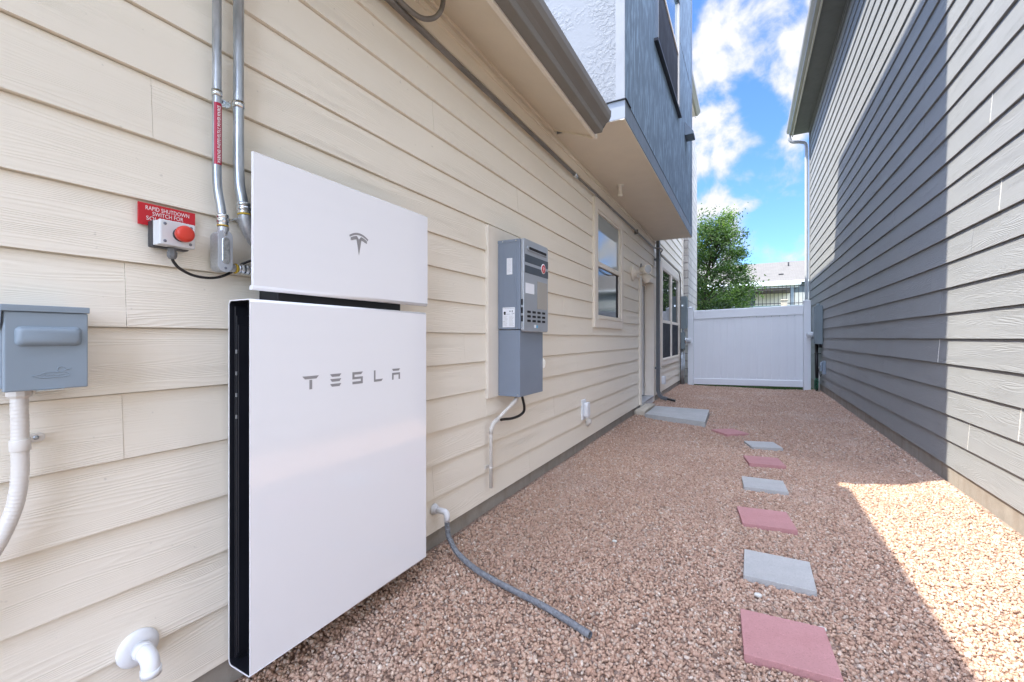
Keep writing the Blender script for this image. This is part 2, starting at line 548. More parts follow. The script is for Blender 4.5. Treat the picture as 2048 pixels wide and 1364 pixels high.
# ------------------------------------------------------------------ mesh helpers
class MB:
    def __init__(s):
        s.v, s.f, s.sm, s.bid = [], [], [], []

    def quad(s, pts, smooth=False, bid=0.0):
        k = len(s.v)
        s.v += [tuple(p) for p in pts]
        s.f.append(tuple(range(k, k + len(pts))))
        s.sm.append(smooth)
        s.bid.append(bid)

    def mesh(s, vs, fs, smooth=False, bid=0.0):
        k = len(s.v)
        s.v += [tuple(p) for p in vs]
        for f in fs:
            s.f.append(tuple(i + k for i in f))
            s.sm.append(smooth)
            s.bid.append(bid)
        return s

    def box(s, x0, x1, y0, y1, z0, z1, smooth=False):
        v = [(x, y, z) for x in (x0, x1) for y in (y0, y1) for z in (z0, z1)]
        f = [(0, 1, 3, 2), (4, 6, 7, 5), (0, 4, 5, 1), (2, 3, 7, 6), (0, 2, 6, 4), (1, 5, 7, 3)]
        return s.mesh(v, f, smooth)

    def prism(s, pts, axis, a, b, smooth=False):
        """closed outline of 2-D points extruded along an axis ('x','y','z')"""
        def P(p, t):
            if axis == 'x':
                return (t, p[0], p[1])
            if axis == 'y':
                return (p[0], t, p[1])
            return (p[0], p[1], t)
        n = len(pts)
        v = [P(p, a) for p in pts] + [P(p, b) for p in pts]
        k = len(s.v)
        s.mesh(v, [(i, (i + 1) % n, (i + 1) % n + n, i + n) for i in range(n)], smooth)
        s.f.append(tuple(k + i for i in range(n - 1, -1, -1)))
        s.f.append(tuple(k + n + i for i in range(n)))
        s.sm += [False, False]
        s.bid += [0.0, 0.0]
        return s

    def tube(s, pts, r, seg=14, cap=True, closed=False):
        pts = [Vector(p) for p in pts]
        n = len(pts)
        rr = r if isinstance(r, (list, tuple)) else [r] * n
        tang = []
        for i in range(n):
            a = pts[max(i - 1, 0)]
            b = pts[min(i + 1, n - 1)]
            t = (b - a)
            tang.append(t.normalized() if t.length > 1e-9 else Vector((0, 0, 1)))
        up = Vector((0, 0, 1)) if abs(tang[0].z) < .9 else Vector((1, 0, 0))
        nrm = (up - tang[0] * up.dot(tang[0])).normalized()
        rings = []
        for i in range(n):
            t = tang[i]
            nrm = (nrm - t * nrm.dot(t))
            nrm = nrm.normalized() if nrm.length > 1e-6 else t.orthogonal().normalized()
            bn = t.cross(nrm)
            rings.append([pts[i] + (nrm * math.cos(2 * math.pi * k / seg) + bn * math.sin(2 * math.pi * k / seg)) * rr[i] for k in range(seg)])
        k0 = len(s.v)
        for rg in rings:
            s.v += [tuple(p) for p in rg]
        for i in range(n - 1):
            for k in range(seg):
                a = k0 + i * seg + k
                b = k0 + i * seg + (k + 1) % seg
                s.f.append((a, b, b + seg, a + seg))
                s.sm.append(True)
                s.bid.append(0.0)
        if cap:
            s.f.append(tuple(k0 + k for k in range(seg - 1, -1, -1)))
            s.f.append(tuple(k0 + (n - 1) * seg + k for k in range(seg)))
            s.sm += [False, False]
            s.bid += [0.0, 0.0]
        return s

    def lathe(s, origin, axis, prof, seg=28, smooth=True):
        """prof: (distance along axis, radius)"""
        o = Vector(origin)
        a = Vector(axis).normalized()
        u = a.orthogonal().normalized()
        w = a.cross(u)
        k0 = len(s.v)
        for (d, r) in prof:
            for k in range(seg):
                an = 2 * math.pi * k / seg
                s.v.append(tuple(o + a * d + (u * math.cos(an) + w * math.sin(an)) * max(r, 1e-5)))
        for i in range(len(prof) - 1):
            for k in range(seg):
                p = k0 + i * seg + k
                q = k0 + i * seg + (k + 1) % seg
                s.f.append((p, q, q + seg, p + seg))
                s.sm.append(smooth)
                s.bid.append(0.0)
        s.f.append(tuple(k0 + k for k in range(seg - 1, -1, -1)))
        s.f.append(tuple(k0 + (len(prof) - 1) * seg + k for k in range(seg)))
        s.sm += [False, False]
        s.bid += [0.0, 0.0]
        return s

    def text(s, body, size, o, xd, yd, align='LEFT', sx=1.0, wrap=None, space=1.0, bold=0.0):
        cu = bpy.data.curves.new('t', 'FONT')
        cu.body = body
        cu.size = size
        cu.align_x = align
        cu.space_character = space
        cu.offset = bold
        cu.resolution_u = 3
        ob = bpy.data.objects.new('t', cu)
        COL.objects.link(ob)
        dg = bpy.context.evaluated_depsgraph_get()
        me = bpy.data.meshes.new_from_object(ob.evaluated_get(dg))
        o, xd, yd = Vector(o), Vector(xd), Vector(yd)
        nd = xd.cross(yd)
        vs = []
        for v in me.vertices:
            if wrap:      # lettering wrapped round a pipe of radius `wrap` whose axis runs along xd
                an = v.co.y / wrap
                vs.append(o + xd * v.co.x * sx + yd * math.sin(an) * wrap + nd * (math.cos(an) * wrap))
            else:
                vs.append(o + xd * v.co.x * sx + yd * v.co.y)
        s.mesh(vs, [tuple(p.vertices) for p in me.polygons])
        bpy.data.objects.remove(ob)
        bpy.data.meshes.remove(me)
        bpy.data.curves.remove(cu)
        return s


ORG = {}


def obj(name, mb, mat, parent=None, bevel=0.0, segs=2, recalc=True, solid=0.0):
    o_w = ORG[parent.name] if parent is not None else Vector((0, 0, 0))
    me = bpy.data.meshes.new(name)
    vs = [(p[0] - o_w.x, p[1] - o_w.y, p[2] - o_w.z) for p in mb.v]
    me.from_pydata(vs, [], mb.f)
    me.polygons.foreach_set('use_smooth', mb.sm)
    if any(mb.bid):
        at = me.attributes.new('bid', 'FLOAT', 'FACE')
        at.data.foreach_set('value', mb.bid)
    if recalc:
        bm = bmesh.new()
        bm.from_mesh(me)
        bmesh.ops.recalc_face_normals(bm, faces=bm.faces)
        bm.to_mesh(me)
        bm.free()
    me.materials.append(M[mat] if isinstance(mat, str) else mat)
    me.update()
    o = bpy.data.objects.new(name, me)
    COL.objects.link(o)
    if parent is not None:
        o.parent = parent
    ORG[o.name] = o_w
    if bevel:
        md = o.modifiers.new('bevel', 'BEVEL')
        md.width = bevel
        md.segments = segs
        md.limit_method = 'ANGLE'
        md.angle_limit = R(40)
    if solid:
        md = o.modifiers.new('thick', 'SOLIDIFY')
        md.thickness = solid
    return o


def tag(o, label=None, cat=None, group=None, kind=None):
    if label:
        o['label'] = label
    if cat:
        o['category'] = cat
    if group:
        o['group'] = group
    if kind:
        o['kind'] = kind
    return o


def thing(name, label, cat, loc=(0, 0, 0), group=None):
    o = bpy.data.objects.new(name, None)
    o.empty_display_size = .1
    COL.objects.link(o)
    o.location = loc
    ORG[o.name] = Vector(loc)
    return tag(o, label, cat, group)


def B(*a):
    return MB().box(*a)


def smooth_path(pts, n=10):
    """Catmull-Rom through the points"""
    P = [Vector(p) for p in pts]
    P = [P[0] * 2 - P[1]] + P + [P[-1] * 2 - P[-2]]
    out = []
    for i in range(1, len(P) - 2):
        for k in range(n):
            t = k / n
            a, b, c, d = P[i - 1], P[i], P[i + 1], P[i + 2]
            out.append(.5 * ((2 * b) + (c - a) * t + (2 * a - 5 * b + 4 * c - d) * t * t + (3 * b - a - 3 * c + d) * t ** 3))
    out.append(P[-2])
    return out


def rrect(x0, x1, y0, y1, r, n=5):
    out = []
    for (cx, cy, a0) in ((x1 - r, y1 - r, 0), (x0 + r, y1 - r, 90), (x0 + r, y0 + r, 180), (x1 - r, y0 + r, 270)):
        for k in range(n + 1):
            a = R(a0 + 90 * k / n)
            out.append((cx + r * math.cos(a), cy + r * math.sin(a)))
    return out


LX, RX = -1.52, 1.40       # faces of the two side walls
GATE_Y = 11.8


def ground_z(x, y):
    e = 0.0
    if x < -1.2:
        e += .03 * min(1, (-1.2 - x) / .3)
    if x > 1.1:
        e += .035 * min(1, (x - 1.1) / .3)
    e += .012 * mnoise.noise(Vector((x * 1.3, y * 1.1, 3.1))) + .006 * mnoise.noise(Vector((x * 4.1, y * 3.7, 1.7)))
    return e


# ------------------------------------------------------------------ siding builder
def siding(name, x0, s, y0, y1, zs, opens, mat, parent, lap=.010, seed=1, joints=None, jl=3.66, gap=0.0, jg=.0005):
    rnd = random.Random(seed)
    mb = MB()
    for ci in range(len(zs) - 1):
        za, zb = zs[ci], zs[ci + 1]
        js = sorted(joints[ci]) if joints and ci in joints else []
        if not js:
            t = y0 + rnd.uniform(.4, jl)
            while t < y1:
                js.append(t)
                t += jl
        js = [j for j in js if y0 + .05 < j < y1 - .05]
        cuts = {y0, y1}
        for j in js:
            cuts.add(j)
        for (a, b, c, d) in opens:
            if c < zb and d > za:
                for q in (a, b):
                    if y0 < q < y1:
                        cuts.add(q)
        cuts = sorted(cuts)
        bid = rnd.random()
        for a, b in zip(cuts[:-1], cuts[1:]):
            if a in js:
                bid = rnd.random()
            m = (a + b) / 2
            segs = [(za, zb)]
            for (oa, ob_, oc, od) in opens:
                if oa < m < ob_:
                    ns = []
                    for (p, q) in segs:
                        if oc >= q or od <= p:
                            ns.append((p, q))
                            continue
                        if oc > p + .004:
                            ns.append((p, oc))
                        if od < q - .004:
                            ns.append((od, q))
                    segs = ns
            wob = rnd.uniform(-.0012, .0012)
            for (p, q) in segs:
                fx = lambda z: x0 + s * wob - s * lap * (z - za) / (zb - za)
                A = a + (jg if a in js else 0)
                Bq = b - (jg if b in js else 0)
                if gap and q == zb:
                    q = zb - gap
                xb = x0 - s * .034
                v = [(fx(p), A, p), (fx(p), Bq, p), (fx(q), Bq, q), (fx(q), A, q), (xb, A, p), (xb, Bq, p), (xb, Bq, q), (xb, A, q)]
                mb.mesh(v, [(0, 1, 2, 3), (0, 4, 5, 1), (0, 3, 7, 4), (1, 5, 6, 2), (3, 2, 6, 7)], False, bid)
    return obj(name, mb, mat, parent)


# ================================================================== SETTING: ground
g = MB()
nx, ny = 30, 120
gx = [LX - .1 + (RX + .25 - LX) * i / nx for i in range(nx + 1)]
gy = [-3.0 + (GATE_Y + .15 + 3.0) * j / ny for j in range(ny + 1)]
vs = [(x, y, ground_z(x, y)) for y in gy for x in gx]
fs = [(j * (nx + 1) + i, j * (nx + 1) + i + 1, (j + 1) * (nx + 1) + i + 1, (j + 1) * (nx + 1) + i) for j in range(ny) for i in range(nx)]
g.mesh(vs, fs, True)
tag(obj('path', g, 'gravel_bed', recalc=False), kind='structure')
g = MB()
g.mesh([(-300, -300, -.06), (300, -300, -.06), (300, 17.95, -.06), (-300, 17.95, -.06)], [(0, 1, 2, 3)])
g.mesh([(-300, 18.1, 2.2), (300, 18.1, 2.2), (300, 900, 2.2), (-300, 900, 2.2)], [(0, 1, 2, 3)])
tag(obj('ground', g, 'ground', recalc=False), kind='structure')

# pavers: (cx, cy, half size, rotation) centres measured on the ground, 12-inch squares
PAV = [((-.027, 2.107), (.271, 2.123), (.281, 1.824), 'paver_pink', 'pink square paver nearest the camera, lowest in the row of stepping stones'),
       ((-.016, 2.706), (.274, 2.704), (.275, 2.427), 'paver_gray', 'grey square paver nearest the camera, right behind the nearest pink one'),
       ((-.063, 3.40), (.232, 3.44), (.258, 3.15), 'paver_pink', 'pink square paver third in the row, between two grey pavers, level with the sunlit gravel'),
       ((-.035, 4.147), (.257, 4.165), (.254, 3.86), 'paver_gray', 'grey square paver fourth in the row, with a small pit near its far edge'),
       ((-.029, 4.88), (.270, 4.93), (.289, 4.62), 'paver_pink', 'pink square paver fifth in the row, between the two farther grey pavers'),
       ((-.03, 5.58), (.262, 5.66), (.311, 5.37), 'paver_gray', 'farthest grey square paver in the row of stepping stones'),
       ((-.405, 6.06), (-.17, 6.25), (-.0, 6.03), 'paver_pink', 'farthest pink paver, turned like a diamond, just in front of the concrete slab')]
pav_rects = []
for (a, b, c, mt, lab) in PAV:
    a, b, c = Vector(a), Vector(b), Vector(c)
    ctr = (a + c) / 2
    e = (b - a).normalized()
    ang = math.atan2(e.y, e.x)
    hs = .149
    gz = ground_z(ctr.x, ctr.y)
    mb = MB()
    n = 10
    grid = lambda i, j: (-hs + 2 * hs * i / n, -hs + 2 * hs * j / n)
    mb.box(-hs, hs, -hs, hs, -.018, .031)
    o = obj('paver', mb, mt, None, bevel=.0028, segs=2)
    o.location = (ctr.x, ctr.y, gz)
    tlt = random.uniform(-.012, .012)
    o.rotation_euler = (tlt, random.uniform(-.01, .01), ang)
    tag(o, lab, 'paver', 'stepping stones set in the gravel')
    pav_rects.append((ctr.x, ctr.y, hs + .004, ang))

mb = MB()
mb.prism([(-1.335, 6.56), (-.50, 6.30), (-.53, 7.40), (-1.335, 7.40)], 'z', -.02, .078)
o = obj('concrete_slab', mb, 'slab_concrete', None, bevel=.006)
tag(o, 'large pale grey concrete slab on the gravel below the side door', 'slab')


# ------------------------------------------------------------------ gravel: real stones over the bed
def stones(n, x0, x1, y0, y1, size, verts, faces, zj):
    x = rng.uniform(x0, x1, n)
    y = rng.uniform(y0, y1, n)
    keep = np.ones(n, bool)
    for (cx, cy, h, a) in pav_rects:
        dx, dy = x - cx, y - cy
        u = dx * math.cos(a) + dy * math.sin(a)
        v = -dx * math.sin(a) + dy * math.cos(a)
        keep &= ~((np.abs(u) < h) & (np.abs(v) < h))
    keep &= ~((x > -1.36) & (x < -.51) & (y > 6.60 - (x + 1.36) * .33) & (y < 7.43))
    x, y = x[keep], y[keep]
    n = len(x)
    z = np.array([ground_z(a, b) for a, b in zip(x, y)])
    nv = len(verts)
    V = np.repeat(np.array(verts)[None], n, 0)
    V = V * rng.uniform(.62, 1.25, (n, nv, 1))
    sc = size * rng.lognormal(0, .25, n)[:, None] * rng.uniform(.68, 1.2, (n, 3))
    V = V * sc[:, None, :]
    q = rng.normal(size=(n, 4))
    q /= np.linalg.norm(q, axis=1)[:, None]
    w, a, b, c = q.T
    Rm = np.stack([1 - 2 * (b * b + c * c), 2 * (a * b - w * c), 2 * (a * c + w * b), 2 * (a * b + w * c), 1 - 2 * (a * a + c * c), 2 * (b * c - w * a),
                   2 * (a * c - w * b), 2 * (b * c + w * a), 1 - 2 * (a * a + b * b)], 1).reshape(n, 3, 3)
    V = np.einsum('nij,nvj->nvi', Rm, V)
    V[:, :, 0] += x[:, None]
    V[:, :, 1] += y[:, None]
    V[:, :, 2] += (z + rng.uniform(0, zj, n))[:, None]
    F = (np.array(faces)[None] + (np.arange(n) * nv)[:, None, None]).reshape(-1, 3)
    rn = np.repeat(rng.uniform(0, 1, n), nv)
    return V.reshape(-1, 3), F, rn


bm = bmesh.new()
bmesh.ops.create_icosphere(bm, subdivisions=1, radius=1)
ico_v = [tuple(v.co) for v in bm.verts]
ico_f = [tuple(v.index for v in f.verts) for f in bm.faces]
bm.free()
oct_v = [(1, 0, 0), (-1, 0, 0), (0, 1, 0), (0, -1, 0), (0, 0, 1), (0, 0, -1)]
oct_f = [(0, 2, 4), (2, 1, 4), (1, 3, 4), (3, 0, 4), (2, 0, 5), (1, 2, 5), (3, 1, 5), (0, 3, 5)]
parts = [stones(145000, LX + .02, RX - .01, .3, 5.2, .0068, ico_v, ico_f, .008),
         stones(90000, LX + .02, RX - .01, 5.2, GATE_Y - .02, .0095, oct_v, oct_f, .007),
         stones(9000, LX + .02, RX - .01, -1.5, .3, .011, oct_v, oct_f, .006)]
V = np.concatenate([p[0] for p in parts])
off = 0
Fs = []
for p in parts:
    Fs.append(p[1] + off)
    off += len(p[0])
F = np.concatenate(Fs)
rn = np.concatenate([p[2] for p in parts])
me = bpy.data.meshes.new('gravel')
me.vertices.add(len(V))
me.vertices.foreach_set('co', V.astype(np.float32).ravel())
me.loops.add(len(F) * 3)
me.loops.foreach_set('vertex_index', F.astype(np.int32).ravel())
me.polygons.add(len(F))
me.polygons.foreach_set('loop_start', np.arange(0, len(F) * 3, 3, dtype=np.int32))
me.polygons.foreach_set('loop_total', np.full(len(F), 3, dtype=np.int32))
at = me.attributes.new('rnd', 'FLOAT', 'POINT')
at.data.foreach_set('value', rn.astype(np.float32))
me.update(calc_edges=True)
me.materials.append(M['gravel'])
gv = bpy.data.objects.new('gravel', me)
COL.objects.link(gv)
tag(gv, 'pinkish tan crushed gravel covering the side yard', 'gravel', kind='stuff')

# larger pale pebbles lying on top
for (x, y, sz, lab) in ((.04, 2.29, .014, 'small pale stone lying on the gravel between the nearest pink and grey pavers'),
                        (-.68, 2.50, .011, 'tiny white stone chip on the gravel right of the grey hose'),
                        (.262, 2.135, .013, 'white pebble touching the far right corner of the nearest pink paver')):
    bm = bmesh.new()
    bmesh.ops.create_icosphere(bm, subdivisions=2, radius=1)
    vv = [(v.co.x * sz * 1.3 * (1 + .2 * mnoise.noise(v.co * 2)), v.co.y * sz * (1 + .25 * mnoise.noise(v.co * 2 + Vector((5, 0, 0)))), v.co.z * sz * .7) for v in bm.verts]
    ff = [tuple(v.index for v in f.verts) for f in bm.faces]
    bm.free()
    mb = MB().mesh(vv, ff, True)
    o = obj('pebble', mb, 'caulk')
    o.location = (x, y, ground_z(x, y) + .014)
    tag(o, lab, 'pebble')

# grass under and beyond the gate
nb = 9000
mbv, mbf, rr = [], [], []
for i in range(nb):
    x = random.uniform(-1.2, 1.3)
    y = random.uniform(GATE_Y - .06, GATE_Y + 1.2) if random.random() < .6 else random.uniform(GATE_Y - .05, GATE_Y + .12)
    if x > .75 and y < GATE_Y + .05:
        continue
    h = random.uniform(.02, .05)
    if y < GATE_Y:
        h *= .7
    a = random.uniform(0, 6.28)
    w = .004
    k = len(mbv)
    lx, ly = random.uniform(-.02, .02), random.uniform(-.02, .02)
    zb = -.01
    mbv += [(x - w * math.cos(a), y - w * math.sin(a), zb), (x + w * math.cos(a), y + w * math.sin(a), zb), (x + lx, y + ly, zb + h + .01)]
    mbf.append((k, k + 1, k + 2))
    rr += [random.random()] * 3
me = bpy.data.meshes.new('grass')
me.from_pydata(mbv, [], mbf)
at = me.attributes.new('rnd', 'FLOAT', 'POINT')
at.data.foreach_set('value', rr)
me.materials.append(M['grass'])
go = bpy.data.objects.new('grass', me)
COL.objects.link(go)
tag(go, 'short green grass showing below the white gate', 'grass', kind='stuff')

# ================================================================== THE CREAM HOUSE (left)
H = thing('house', 'cream lap sided house on the left with a projecting blue grey stucco upper storey', 'house', (LX, 6.0, 0))
zsL = [.122 + .1832 * i for i in range(15)] + [2.84]
FAR_Y = 12.36
W1 = (4.70, 5.96, 1.31, 2.775)
W2 = (8.97, 11.56, .635, 2.72)
DR = (7.04, 8.25, .05, 2.285)
ojl = {10: [.60, 4.2], 9: [.585, 4.1], 4: [.548, 4.0], 6: [.552, 3.85], 3: [2.9], 7: [.56, 3.2], 8: [2.4, 5.9]}
zsLs = [z for z in zsL]
joints = {9: [.613, 4.27], 4: [.546, 4.2], 6: [.5525, 4.4], 7: [3.848], 10: [1.548, 5.2], 0: [3.1], 1: [1.9], 2: [3.6], 3: [2.4], 5: [2.2], 8: [3.3], 11: [2.9], 12: [1.9, 4.3], 13: [3.1], 14: [.9, 4.1]}
siding('siding', LX, 1, -3.0, 8.95, zsL, [W1, DR, (2.446, 3.10, .79, 1.94)], 'siding_cream', H, lap=.014, seed=5, joints=joints, gap=.004)
zsF = zsL[:-1] + [2.687 + .1832 * i for i in range(1, 26)]
siding('siding', LX, 1, 8.95, 12.17, zsF, [W2], 'siding_cream', H, lap=.014, seed=9, gap=.004)
# solid core behind the boards, with the recess of the side door
core = MB()
XC = LX - .02
core.box(-6.5, XC, -3.0, DR[0] + .11, .0, 2.98)
core.box(-6.5, XC - .17, DR[0] + .11, DR[1] - .11, .0, 2.98)
core.box(XC - .17, XC, DR[0] + .11, DR[1] - .11, DR[3] - .10, 2.98)
core.box(-6.5, XC, DR[1] - .11, 12.30, .0, 2.98)
core.box(-6.5, XC, 8.28, 12.30, 2.98, 7.25)
obj('wall', core, 'trim_cream', H)
obj('foundation', B(-6.5, LX - .012, -3.0, 12.2, -.15, .118), 'concrete', H)
# corner trim and inside trims
mb = MB()
mb.box(LX - .02, LX + .014, 12.17, 12.30, .12, 7.1)
mb.box(LX - .02, LX + .016, 8.88, 8.955, .12, 2.98)
obj('corner_trim', mb, 'trim_cream', H, bevel=.002)
mb = MB()
mb.box(LX - .02, LX + .014, -3.0, 8.30, 2.843, 2.995)
mb.box(LX - .02, LX + .030, -3.0, 8.30, 2.925, 2.950)
mb.box(LX - .02, LX + .040, -3.0, 8.30, 2.975, 3.02)
obj('frieze_board', mb, 'soffit', H, bevel=.002)

# eave over the single-storey part
EY = 3.47
mb = MB()
mb.prism([(LX - .02, 3.015), (-1.105, 2.845), (-1.105, 2.857), (LX - .02, 3.03)], 'y', -3.0, EY)
mb.prism([(-1.53, 3.022), (-1.12, 2.842), (-1.12, 2.826), (-1.53, 3.006)], 'y', EY - .010, EY + .008)
mb.prism([(-1.53, 3.015), (-1.11, 2.845), (-1.11, 2.99), (-1.53, 3.12)], 'y', EY - .012, EY)
mb.box(LX - .02, -1.12, EY + .0005, 3.552, 3.028, 3.045)
obj('soffit', mb, 'soffit', H)
obj('fascia', B(-1.118, -1.090, -3.0, EY + .006, 2.825, 2.995), 'trim_cream', H, bevel=.003)
gp = [(-1.088, 2.995), (-1.088, 2.838), (-1.030, 2.838), (-1.026, 2.842), (-1.020, 2.875), (-1.000, 2.893), (-.972, 2.912), (-.958, 2.945), (-.955, 2.985), (-.962, 3.0), (-.972, 2.996), (-.966, 2.985),
      (-.968, 2.95), (-.98, 2.92), (-1.005, 2.90), (-1.028, 2.882), (-1.034, 2.848), (-1.082, 2.848), (-1.082, 2.995)]
mb = MB().prism(gp, 'y', -3.0, 3.40)
gt = obj('gutter', mb, 'gutter_brown', H)
capp = [(-1.088, 2.995), (-1.088, 2.836), (-1.028, 2.836), (-1.018, 2.875), (-.998, 2.895), (-.970, 2.914), (-.955, 2.945), (-.953, 2.992)]
obj('end_cap', MB().prism(capp, 'y', 3.398, 3.404), 'downspout_gray', gt)
mb = MB().prism([(-1.02, 3.00), (-5.5, 4.5), (-5.5, 4.42), (-1.06, 2.94)], 'y', -3.0, 3.555)
obj('roof', mb, 'shingle', H)

# projecting upper storey
BX, BY0, BY1, BZ0, BZ1 = -.885, 3.56, 8.31, 2.985, 8.15
mb = MB()
mb.box(-6.4, BX - .012, BY0 + .012, BY1, BZ0 + .02, BZ1)
us = obj('upper_storey', mb, 'dark', H)
mb = MB()
mb.quad([(-5.5, BY0, BZ0 + .16), (BX - .075, BY0, BZ0 + .16), (BX - .075, BY0, BZ1), (-5.5, BY0, BZ1)])
mb.box(-5.5, BX - .075, BY0 + .001, BY0 + .012, BZ0 + .16, BZ1)
obj('near_wall', mb, 'stucco_white', us)
mb = MB()
mb.box(BX - .075, BX, BY0 - .004, BY0 + .012, BZ0 + .16, BZ1)
obj('corner_strip', mb, 'flashing_dim', us)
WU = (4.93, 6.62, 4.44, 5.95)
mb = MB()
mb.box(BX - .012, BX, BY0 + .0125, WU[0], BZ0 + .16, BZ1)
mb.box(BX - .012, BX, WU[1], BY1 - .10, BZ0 + .16, BZ1)
mb.box(BX - .012, BX, WU[0], WU[1], BZ0 + .16, WU[2])
mb.box(BX - .012, BX, WU[0], WU[1], WU[3], BZ1)
obj('side_wall', mb, 'stucco_blue', us)
mb = MB()
mb.box(BX - .01, BX + .012, BY1 - .10, BY1 + .004, BZ0, BZ1)
obj('corner_trim', mb, 'trim_blue', us, bevel=.003)
mb = MB()
mb.box(BX - .012, BX + .004, BY0 + .0125, BY1 - .10, BZ0, BZ0 + .15)
obj('side_band', mb, 'trim_blue', us)
mb = MB()
mb.box(-5.5, BX + .003, BY0 - .008, BY0 + .0125, BZ0, BZ0 + .15)
obj('near_band', mb, 'flashing', us)
mb = MB()
mb.box(BX - .20, BX + .016, BY0 - .022, BY0 + .001, BZ0 + .150, BZ0 + .156)
mb.box(BX + .0045, BX + .016, BY0 + .001, BY0 + .16, BZ0 + .150, BZ0 + .156)
mb.box(BX + .0045, BX + .007, BY0 + .16, BY1 - .10, BZ0 + .150, BZ0 + .154)
obj('drip_edge', mb, 'black', us)
obj('joint', B(BX + .0005, BX + .003, 6.72, BY1 - .11, 5.56, 5.572), 'black', us)
mb = MB()
mb.box(LX - .02, BX - .012, BY0 - .004, BY1, BZ0 - .006, BZ0 + .018)
mb.box(BX - .035, BX - .001, BY0 - .006, BY1 + .002, BZ0 - .012, BZ0 - .0005)
obj('soffit', mb, 'soffit', us)
mb = MB()
mb.box(-6.4, BX + .10, BY0 - .05, BY1 + .05, BZ1, BZ1 + .12)
obj('roof', mb, 'roof_edge', us)
# its window
wn_ = obj('window', MB().box(BX - .006, BX + .028, WU[0] - .10, WU[0] - .005, WU[2] - .04, WU[3] + .1)
          .box(BX - .006, BX + .028, WU[1] + .005, WU[1] + .03, WU[2] - .04, WU[3] + .1)
          .box(BX - .005, BX + .026, WU[0] - .09, WU[1] + .02, WU[3] + .02, WU[3] + .16), 'trim_blue', us, bevel=.003)
mb = MB()
mb.box(BX - .01, BX + .020, WU[0], WU[0] + .05, WU[2], WU[3])
mb.box(BX - .01, BX + .020, WU[1] - .05, WU[1], WU[2], WU[3])
mb.box(BX - .01, BX + .020, WU[0] + .05, WU[1] - .05, WU[2], WU[2] + .05)
mb.box(BX - .01, BX + .016, WU[0] + .05, WU[1] - .05, 5.22, 5.26)
obj('frame', mb, 'trim_cream', wn_, bevel=.002)
obj('insect_screen', B(BX - .01, BX + .004, WU[0] + .05, WU[1] - .05, WU[2] + .05, 5.22), 'screen', wn_)
obj('pane', B(BX - .02, BX - .006, WU[0] + .05, WU[1] - .05, 5.26, WU[3]), 'glass2', wn_)
obj('sill', B(BX - .005, BX + .045, WU[0] - .12, WU[1] + .06, WU[2] - .075, WU[2] - .045), 'black', wn_)
# small hooded vent on the side wall
mb = MB()
mb.prism([(BX, 4.62), (BX + .13, 4.44), (BX + .13, 4.40), (BX, 4.40)], 'y', 7.35, 7.62)
obj('vent_hood', mb, 'trim_blue', us, bevel=.003)

# far two-storey eave with its gutter end
mb = MB()
mb.box(LX - .02, -1.225, 8.33, 12.42, 7.05, 7.07)
mb.box(-1.235, -1.22, 8.33, 12.42, 7.0, 7.16)
obj('far_eave', mb, 'trim_cream', H)
mb = MB().prism([(-1.218, 7.16), (-1.218, 7.03), (-1.17, 7.03), (-1.10, 7.10), (-1.095, 7.17)], 'y', 8.33, 12.38)
obj('gutter', mb, 'gutter_beige', H)
mb = MB().prism([(-1.12, 7.19), (-5.5, 8.9), (-5.5, 8.8), (-1.24, 7.12)], 'y', 8.33, 12.42)
obj('roof', mb, 'shingle', H)

# stone veneer return at the far corner
mb = MB()
mb.box(-6.5, -1.395, 12.36, 14.6, -.1, 7.05)
obj('stone_corner', mb, 'limestone', H)


def window_left(W, panes, H, deep=.02):
    y0, y1, z0, z1 = W
    c = .105
    mb = MB()
    x0, x1 = LX - .02, LX + .022
    mb.box(x0, x1, y0, y0 + c, z0, z1)
    mb.box(x0, x1, y1 - c, y1, z0, z1)
    mb.box(x0, x1 - .0015, y0 + c, y1 - c, z1 - c - .01, z1)
    mb.box(x0, x1 - .0015, y0 + c, y1 - c, z0, z0 + c + .01)
    w = obj('window', mb, 'trim_cream', H, bevel=.002)
    ya, yb, za, zb = y0 + c, y1 - c, z0 + c + .01, z1 - c - .01
    k = len(panes)
    return w, ya, yb, za, zb


# first window (single hung)
w, ya, yb, za, zb = window_left(W1, [1], H)
f = .045
zm = 2.02
mb = MB()
mb.box(LX - .03, LX + .012, ya, ya + f, za, zb)
mb.box(LX - .03, LX + .012, yb - f, yb, za, zb)
mb.box(LX - .03, LX + .012, ya + f, yb - f, zb - .03, zb)
mb.box(LX - .03, LX + .012, ya + f, yb - f, za, za + .03)
mb.box(LX - .03, LX + .006, ya + f, yb - f, zm, zm + .055)
obj('frame', mb, 'trim_cream', w, bevel=.002)
obj('sill', B(LX - .02, LX + .030, ya + .02, yb - .01, za - .012, za + .004), 'trim_cream', w)
obj('pane', B(LX - .03, LX - .012, ya + f, yb - f, zm + .055, zb - .03), 'glass_blind', w)
obj('pane', B(LX - .03, LX - .015, ya + f, yb - f, za + .03, zm), 'glass_dim', w)
obj('curtain', MB().prism([(LX - .0148, yb - f - .002), (LX - .0148, yb - f - .11), (LX - .0135, yb - f - .09), (LX - .0145, yb - f - .07), (LX - .013, yb - f - .045), (LX - .0145, yb - f - .025)], 'z', za + .03, zm - .01), 'screen', w)
# sagging bead of the loose screen
mb = MB()
pts = [(LX - .004, ya + f + (yb - ya - 2 * f) * t, zm - .005 - .045 * math.sin(math.pi * min(1, t * 1.25)) ** .8 if t < .8 else zm - .005 - .0) for t in [i / 20 for i in range(21)]]
mb.tube(pts, .0045, 6)
obj('screen_bead', mb, 'bronze', w)

